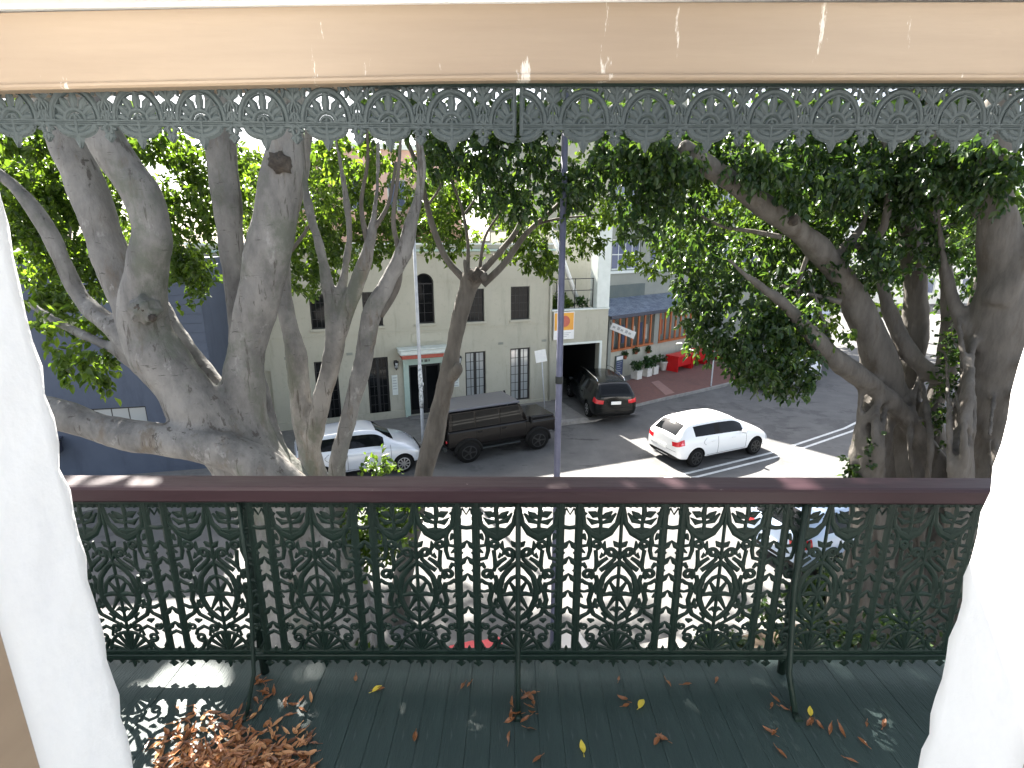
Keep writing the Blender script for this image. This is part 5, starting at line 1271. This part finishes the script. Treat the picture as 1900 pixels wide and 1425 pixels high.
    lines.append([(x, None, .36) for x in np.linspace(-.86, glass_front[0]+.34, 10)])
    for L_ in lines:
        for s in (-1, 1):
            pts_ = []
            for (x, _, z) in L_:
                h_ = bv.ray_cast(Vector((x, s*2, z)), Vector((0, -s, 0)))
                if h_[0] is not None and abs(h_[0].y) > .6: pts_.append(h_[0]+Vector((0, s*.0015, 0)))
            if len(pts_) > 2: sm_.tube(pts_, .0055, 4); ns_ += 1
    for zq in (.64*(zb_/.94), ):
        pts_ = []
        for yq in np.linspace(-.66, .66, 12):
            h_ = bv.ray_cast(Vector((-4, yq, zq-.06)), Vector((1, 0, 0)))
            if h_[0] is not None: pts_.append(h_[0]+Vector((-.0015, 0, 0)))
        if len(pts_) > 2: sm_.tube(pts_, .006, 4)
    sm_.build('shut_lines', M['trim_black'], t)['kind'] = 'stuff'
    # mirrors, handles, plates
    xf = glass_front[0]+.12; bz = stations[len(stations)//2][4]
    for s in (-1, 1):
        MB().box((xf+.05, s*(stations[len(stations)//2][1]+.06), bz+.05), (.12, .17, .12), bev=.035, seg=3).build('wing_mirror', M[paint], t, smooth=True)
        for xh in (-.55, .35):
            MB().box((xh-.1, s*(stations[len(stations)//2][1]+.004), bz-.10), (.17, .022, .03), bev=.008).build('door_handle', M[paint], t)
    if plates:
        MB().box((X[0]-.012, 0, stations[0][3]-.10 if lamp_z is None else lamp_z), (.02, .40, .12), bev=.002).build('number_plate', M['plate'], t)
        MB().box((X[-1]+.012, 0, stations[-1][2]+.18), (.02, .38, .1), bev=.002).build('number_plate', M['plate'], t)
        MB().box((X[-1]-.0, 0, stations[-1][2]+.33), (.03, .9, .08), bev=.01).build('grille', M['trim_black'], t)
    if rails:
        for s in (-1, 1):
            MB().tube([(-1.65, s*.55, 1.50), (-1.55, s*.56, 1.58), (0, s*.60, 1.66), (.6, s*.60, 1.62), (.7, s*.60, 1.54)], .018, 8).build('roof_rail', M['chrome'], t)
    return t
def hatch(z=1.0, ln=1.0):
    return [(-2.06*ln, .70, .34, .72, .86, .60, .98*z), (-1.99*ln, .80, .25, .80, .97, .66, 1.06*z), (-1.84*ln, .855, .22, .84, 1.0, .64, 1.20*z), (-1.60*ln, .875, .21, .85, 1.0, .60, 1.38*z), (-1.42*ln, .88, .21, .85, .99, .60, 1.415*z),
            (-.98*ln, .885, .2, .84, .965, .61, 1.44*z), (-.44, .885, .2, .83, .945, .62, 1.452*z), (-.425, .885, .2, .83, .945, .62, 1.452*z), (-.36, .885, .2, .83, .94, .62, 1.452*z), (.2, .885, .2, .82, .92, .61, 1.435*z), (.50, .885, .2, .81, .91, .59, 1.39*z),
            (.80*ln, .882, .2, .80, .905, .60, 1.21*z), (.815*ln, .882, .2, .80, .905, .60, 1.20*z), (1.12*ln, .88, .2, .79, .90, .68, 1.0*z), (1.5*ln, .87, .2, .75, .83, .68, .93*z), (1.85*ln, .84, .2, .66, .72, .62, .80*z), (2.02*ln, .76, .22, .54, .60, .56, .68*z), (2.09*ln, .66, .26, .46, .52, .5, .56*z)]
HG = dict(glass_side=[(-1.42, -.45), (-.37, .78)], glass_front=(.49, 1.12), glass_rear=(-2.0, -1.60))
wc = (5.59+8.05)/2+.1; wy = (15.65+16.75)/2-.2
hd = R(24.2)
def place(midnear, head, track): return Vector((midnear[0]-math.sin(head)*track, midnear[1]+math.cos(head)*track, 0))
car('hatchback', 'white hatchback driving along the sunlit part of the road', 'car', place((wc, wy), hd, .78), hd, hatch(), 'car_white', (-1.32, 1.34), .315, .78, **HG, rim='rim_dark', arch=.365).scale = (.95, .95, .97)
hd = R(24)
car('small_hatchback', 'silver white hatchback parked behind the twisted pale tree stems', 'car', (-4.78, 15.35, 0), hd, hatch(1.0, .88), 'car_silver', (-1.16, 1.22), .29, .76, glass_side=[(-1.25, -.45), (-.37, .68)], glass_front=(.49, 1.0), glass_rear=(-1.76, -1.40), arch=.335, spokes=9)
wag = [(-2.33, .74, .36, .76, .90, .66, 1.02), (-2.27, .84, .27, .84, 1.0, .72, 1.10), (-2.12, .89, .24, .88, 1.02, .68, 1.30), (-1.95, .90, .23, .88, 1.02, .66, 1.46), (-1.78, .90, .23, .88, 1.01, .65, 1.51), (-1.1, .905, .22, .87, 1.0, .66, 1.54), (-1.0, .905, .22, .87, 1.0, .66, 1.54),
       (-.30, .905, .22, .86, .98, .66, 1.54), (-.285, .905, .22, .86, .98, .66, 1.54), (-.2, .905, .22, .86, .98, .66, 1.54), (.4, .905, .22, .85, .96, .65, 1.52), (.62, .905, .22, .84, .95, .64, 1.47), (.95, .90, .22, .83, .95, .66, 1.26), (1.3, .90, .22, .82, .94, .74, 1.06), (1.8, .88, .22, .78, .87, .72, .98), (2.15, .85, .24, .68, .76, .66, .86), (2.3, .74, .28, .55, .62, .58, .7)]
hd = R(98.5)
RC = Vector((4.0, 19.5)); ln_ = 2.3
car('station_wagon', 'black station wagon nosing into the open garage with its red tail lights showing', 'car', (RC.x+math.cos(hd)*ln_, RC.y+math.sin(hd)*ln_, .1), hd, wag, 'car_black', (-1.45, 1.42), .33, .80,
    glass_side=[(-1.78, -1.09), (-1.0, -.31), (-.2, .93)], glass_front=(.61, 1.3), glass_rear=(-2.28, -1.94), arch=.385, rails=True, lamp_z=.80)
sed = [(x*1.0, w_, a, b, c, d, e*(1 if x > -1.3 else .98)) for (x, w_, a, b, c, d, e) in hatch(.99, 1.05)]
car('parked_hatchback', 'pale car parked behind the hanging foliage past the cafe', 'car', (13.6, 25.6, 0), R(216), sed, 'car_silver', (-1.38, 1.40), .31, .77, glass_side=[(-1.45, -.45), (-.37, .8)], glass_front=(.49, 1.18), glass_rear=(-2.1, -1.67), arch=.36)
car('blue_hatchback', 'pale blue car parked at the near kerb seen through the railing', 'car', (7.5, 11.0, 0), R(22), hatch(.98, 1.0), 'car_blue', (-1.32, 1.34), .31, .78, **HG, arch=.365)

# boxy black off-roader
def off_roader():
    hd = R(26.4); mid = Vector(((-1.25+.96)/2+.02, (16.1+17.2)/2-.15)); c = place(mid, hd, .80)
    t = thing('off_road_car', 'boxy glossy black off road car with grey roof parked outside the entrance', 'car', c, hd)
    t.scale.z = .885; t.location.x -= .2; t.location.y -= .05
    P, G_ = M['off_black'], M['car_glass']
    m = MB(); m.box((-.42, 0, .93), (2.95, 1.72, .62), bev=.06, seg=3)                                  # tub
    m.box((1.55, 0, .92), (1.05, 1.66, .50), bev=.06, seg=3)                                             # wings
    m.box((1.52, 0, 1.2), (1.12, 1.30, .16), bev=.05, seg=3, rot=Matrix.Rotation(R(1.5), 3, 'Y'))         # bonnet
    # cabin frame
    m.prism_y([(-1.86, 1.22), (.98, 1.22), (.66, 1.90), (-1.80, 1.90)], -.78, -.70); m.prism_y([(-1.86, 1.22), (.98, 1.22), (.66, 1.90), (-1.80, 1.90)], .70, .78)
    m.box((-1.80, 0, 1.56), (.08, 1.5, .7)); m.build('body', P, t)
    m = MB(); m.box((-.57, 0, 1.955), (2.56, 1.40, .10), bev=.045, seg=3); rf = m.build('roof', M['roof_grey'], t)
    m = MB()
    for k in range(-3, 4): m.box((-.57, k*.2, 2.0), (2.3, .03, .012))
    m.build('roof_rib', M['roof_grey'], rf)
    for s in (-1, 1):
        for (a, b) in ((-1.70, -.98), (-.90, -.12), (-.04, .62)):
            sl_ = .13 if b > .5 else 0
            m = MB(); m.prism_y([(a-.02, 1.28), (b+sl_+.02, 1.28), (b-.03, 1.85), (a-.02, 1.85)], s*.782, s*.795); m.build('side_window', G_, t)
        m = MB(); m.box((-.95, s*.855, .9), (.014, .02, .55)); m.box((-.10, s*.855, .9), (.014, .02, .55)); m.box((.88, s*.855, .9), (.014, .02, .55)); m.build('door_seams', M['trim_black'], t)
        for xh in (-.80, .05): MB().box((xh, s*.875, 1.10), (.14, .03, .035), bev=.006).build('door_handle', M['trim_black'], t)
        for xw in (-1.22, 1.32):
            m = MB(); ring = []
            for k in range(11):
                a = R(-8+196*k/10); ring.append((xw+.46*math.cos(a), s*.86, .42+.46*math.sin(a)))
            m.tube(ring, .05, 6); m.build('wheel_arch', M['trim_black'], t)
            m = MB(); m.lathe([(.43, -.03), (.43, .02)], (xw, s*.852, .42), axis='y', seg=24); m.build('arch_well', M['trim_black'], t)
            wheel(t, xw, s*.80, .39, .25, 'rim_dark', 5, s)
        MB().box((.95, s*1.0, 1.32), (.06, .2, .26), bev=.02, seg=2).build('wing_mirror', M['trim_black'], t)
        MB().lathe([(.10, 2.07), (.105, 2.10), (.06, 2.12)], (0, s*.60, .98), axis='x', seg=18).build('headlight', M['lamp_clear'], t)
        MB().lathe([(.05, -1.91), (.05, -1.93)], (0, s*.74, .85), axis='x', seg=12).build('tail_light', M['lamp_red'], t)
        MB().box((-.1, s*.84, .45), (1.5, .10, .07), bev=.02).build('side_step', M['steel'], t)
    m = MB(); m.prism_y([(.985, 1.25), (1.0, 1.25), (.69, 1.86), (.675, 1.86)], -.66, .66); m.build('windscreen', G_, t)
    m = MB(); m.box((-1.845, 0, 1.58), (.012, 1.2, .42)); m.build('rear_window', G_, t)
    m = MB(); m.lathe([(.20, -.12), (.34, -.12), (.38, -.08), (.38, .08), (.34, .12), (.20, .12)], (0, -.15, 1.08), axis='x', seg=26)
    o = m.build('spare_wheel', M['tyre'], t); o.location.x = -2.05
    m = MB(); m.lathe([(.05, -.13), (.2, -.125), (.2, .1)], (0, -.15, 1.08), axis='x', seg=20); m.build('spare_rim', M['rim_dark'], o)
    MB().box((2.16, 0, .62), (.16, 1.7, .20), bev=.03, seg=2).build('front_bumper', M['steel'], t); MB().box((-1.98, 0, .58), (.12, 1.6, .16), bev=.02).build('rear_bumper', M['steel'], t)
    MB().box((2.08, 0, .95), (.03, .85, .32), bev=.008).build('grille', M['trim_black'], t)
    MB().tube([(1.3, .62, 1.2), (1.0, .80, 1.4), (.85, .83, 1.95)], .035, 8).build('snorkel', M['trim_black'], t)
    MB().box((2.25, 0, .62), (.012, .40, .12)).build('number_plate', M['plate'], t)
    m = MB(); m.box((-.1, 0, .55), (3.2, 1.3, .25)); m.build('chassis', M['trim_black'], t)
off_roader()
# dark delivery truck beyond the foliage
def truck():
    t = thing('delivery_truck', 'dark delivery truck with blue grey top parked past the pale car', 'truck', (17.6, 31.2, 0), R(52))
    MB().box((-.8, 0, 1.85), (4.2, 2.1, 2.1), bev=.05, seg=2).build('cargo_box', M['car_black'], t)
    MB().box((-.8, 0, 2.93), (4.1, 2.0, .06), bev=.02).build('box_roof', M['tin'], t)
    m = MB(); m.prism_y([(1.4, .5), (3.0, .5), (3.05, 1.1), (2.75, 1.25), (2.35, 2.15), (1.4, 2.2)], -.95, .95); m.build('cab', M['car_black'], t)
    m = MB(); m.prism_y([(2.80, 1.28), (2.83, 1.28), (2.42, 2.1), (2.40, 2.08)], -.85, .85); m.build('windscreen', M['car_glass'], t)
    for s in (-1, 1):
        m = MB(); m.prism_y([(1.7, 1.25), (2.65, 1.25), (2.3, 2.0), (1.7, 2.0)], s*.952, s*.965); m.build('side_window', M['car_glass'], t)
        for x in (-2.0, 2.2): wheel(t, x, s*.88, .38, .24, 'rim', 6, s)
        MB().box((3.06, s*.7, .85), (.03, .3, .2), bev=.01).build('headlight', M['lamp_clear'], t)
        MB().box((-2.92, s*.9, .7), (.03, .16, .22), bev=.01).build('tail_light', M['lamp_red'], t)
    MB().box((0, 0, .6), (5.6, 1.2, .25)).build('chassis', M['trim_black'], t)
truck()
print('LEAVES', LEAFCOUNT, 'TRIS', sum(len(o.data.polygons) for o in bpy.data.objects if o.type == 'MESH'))
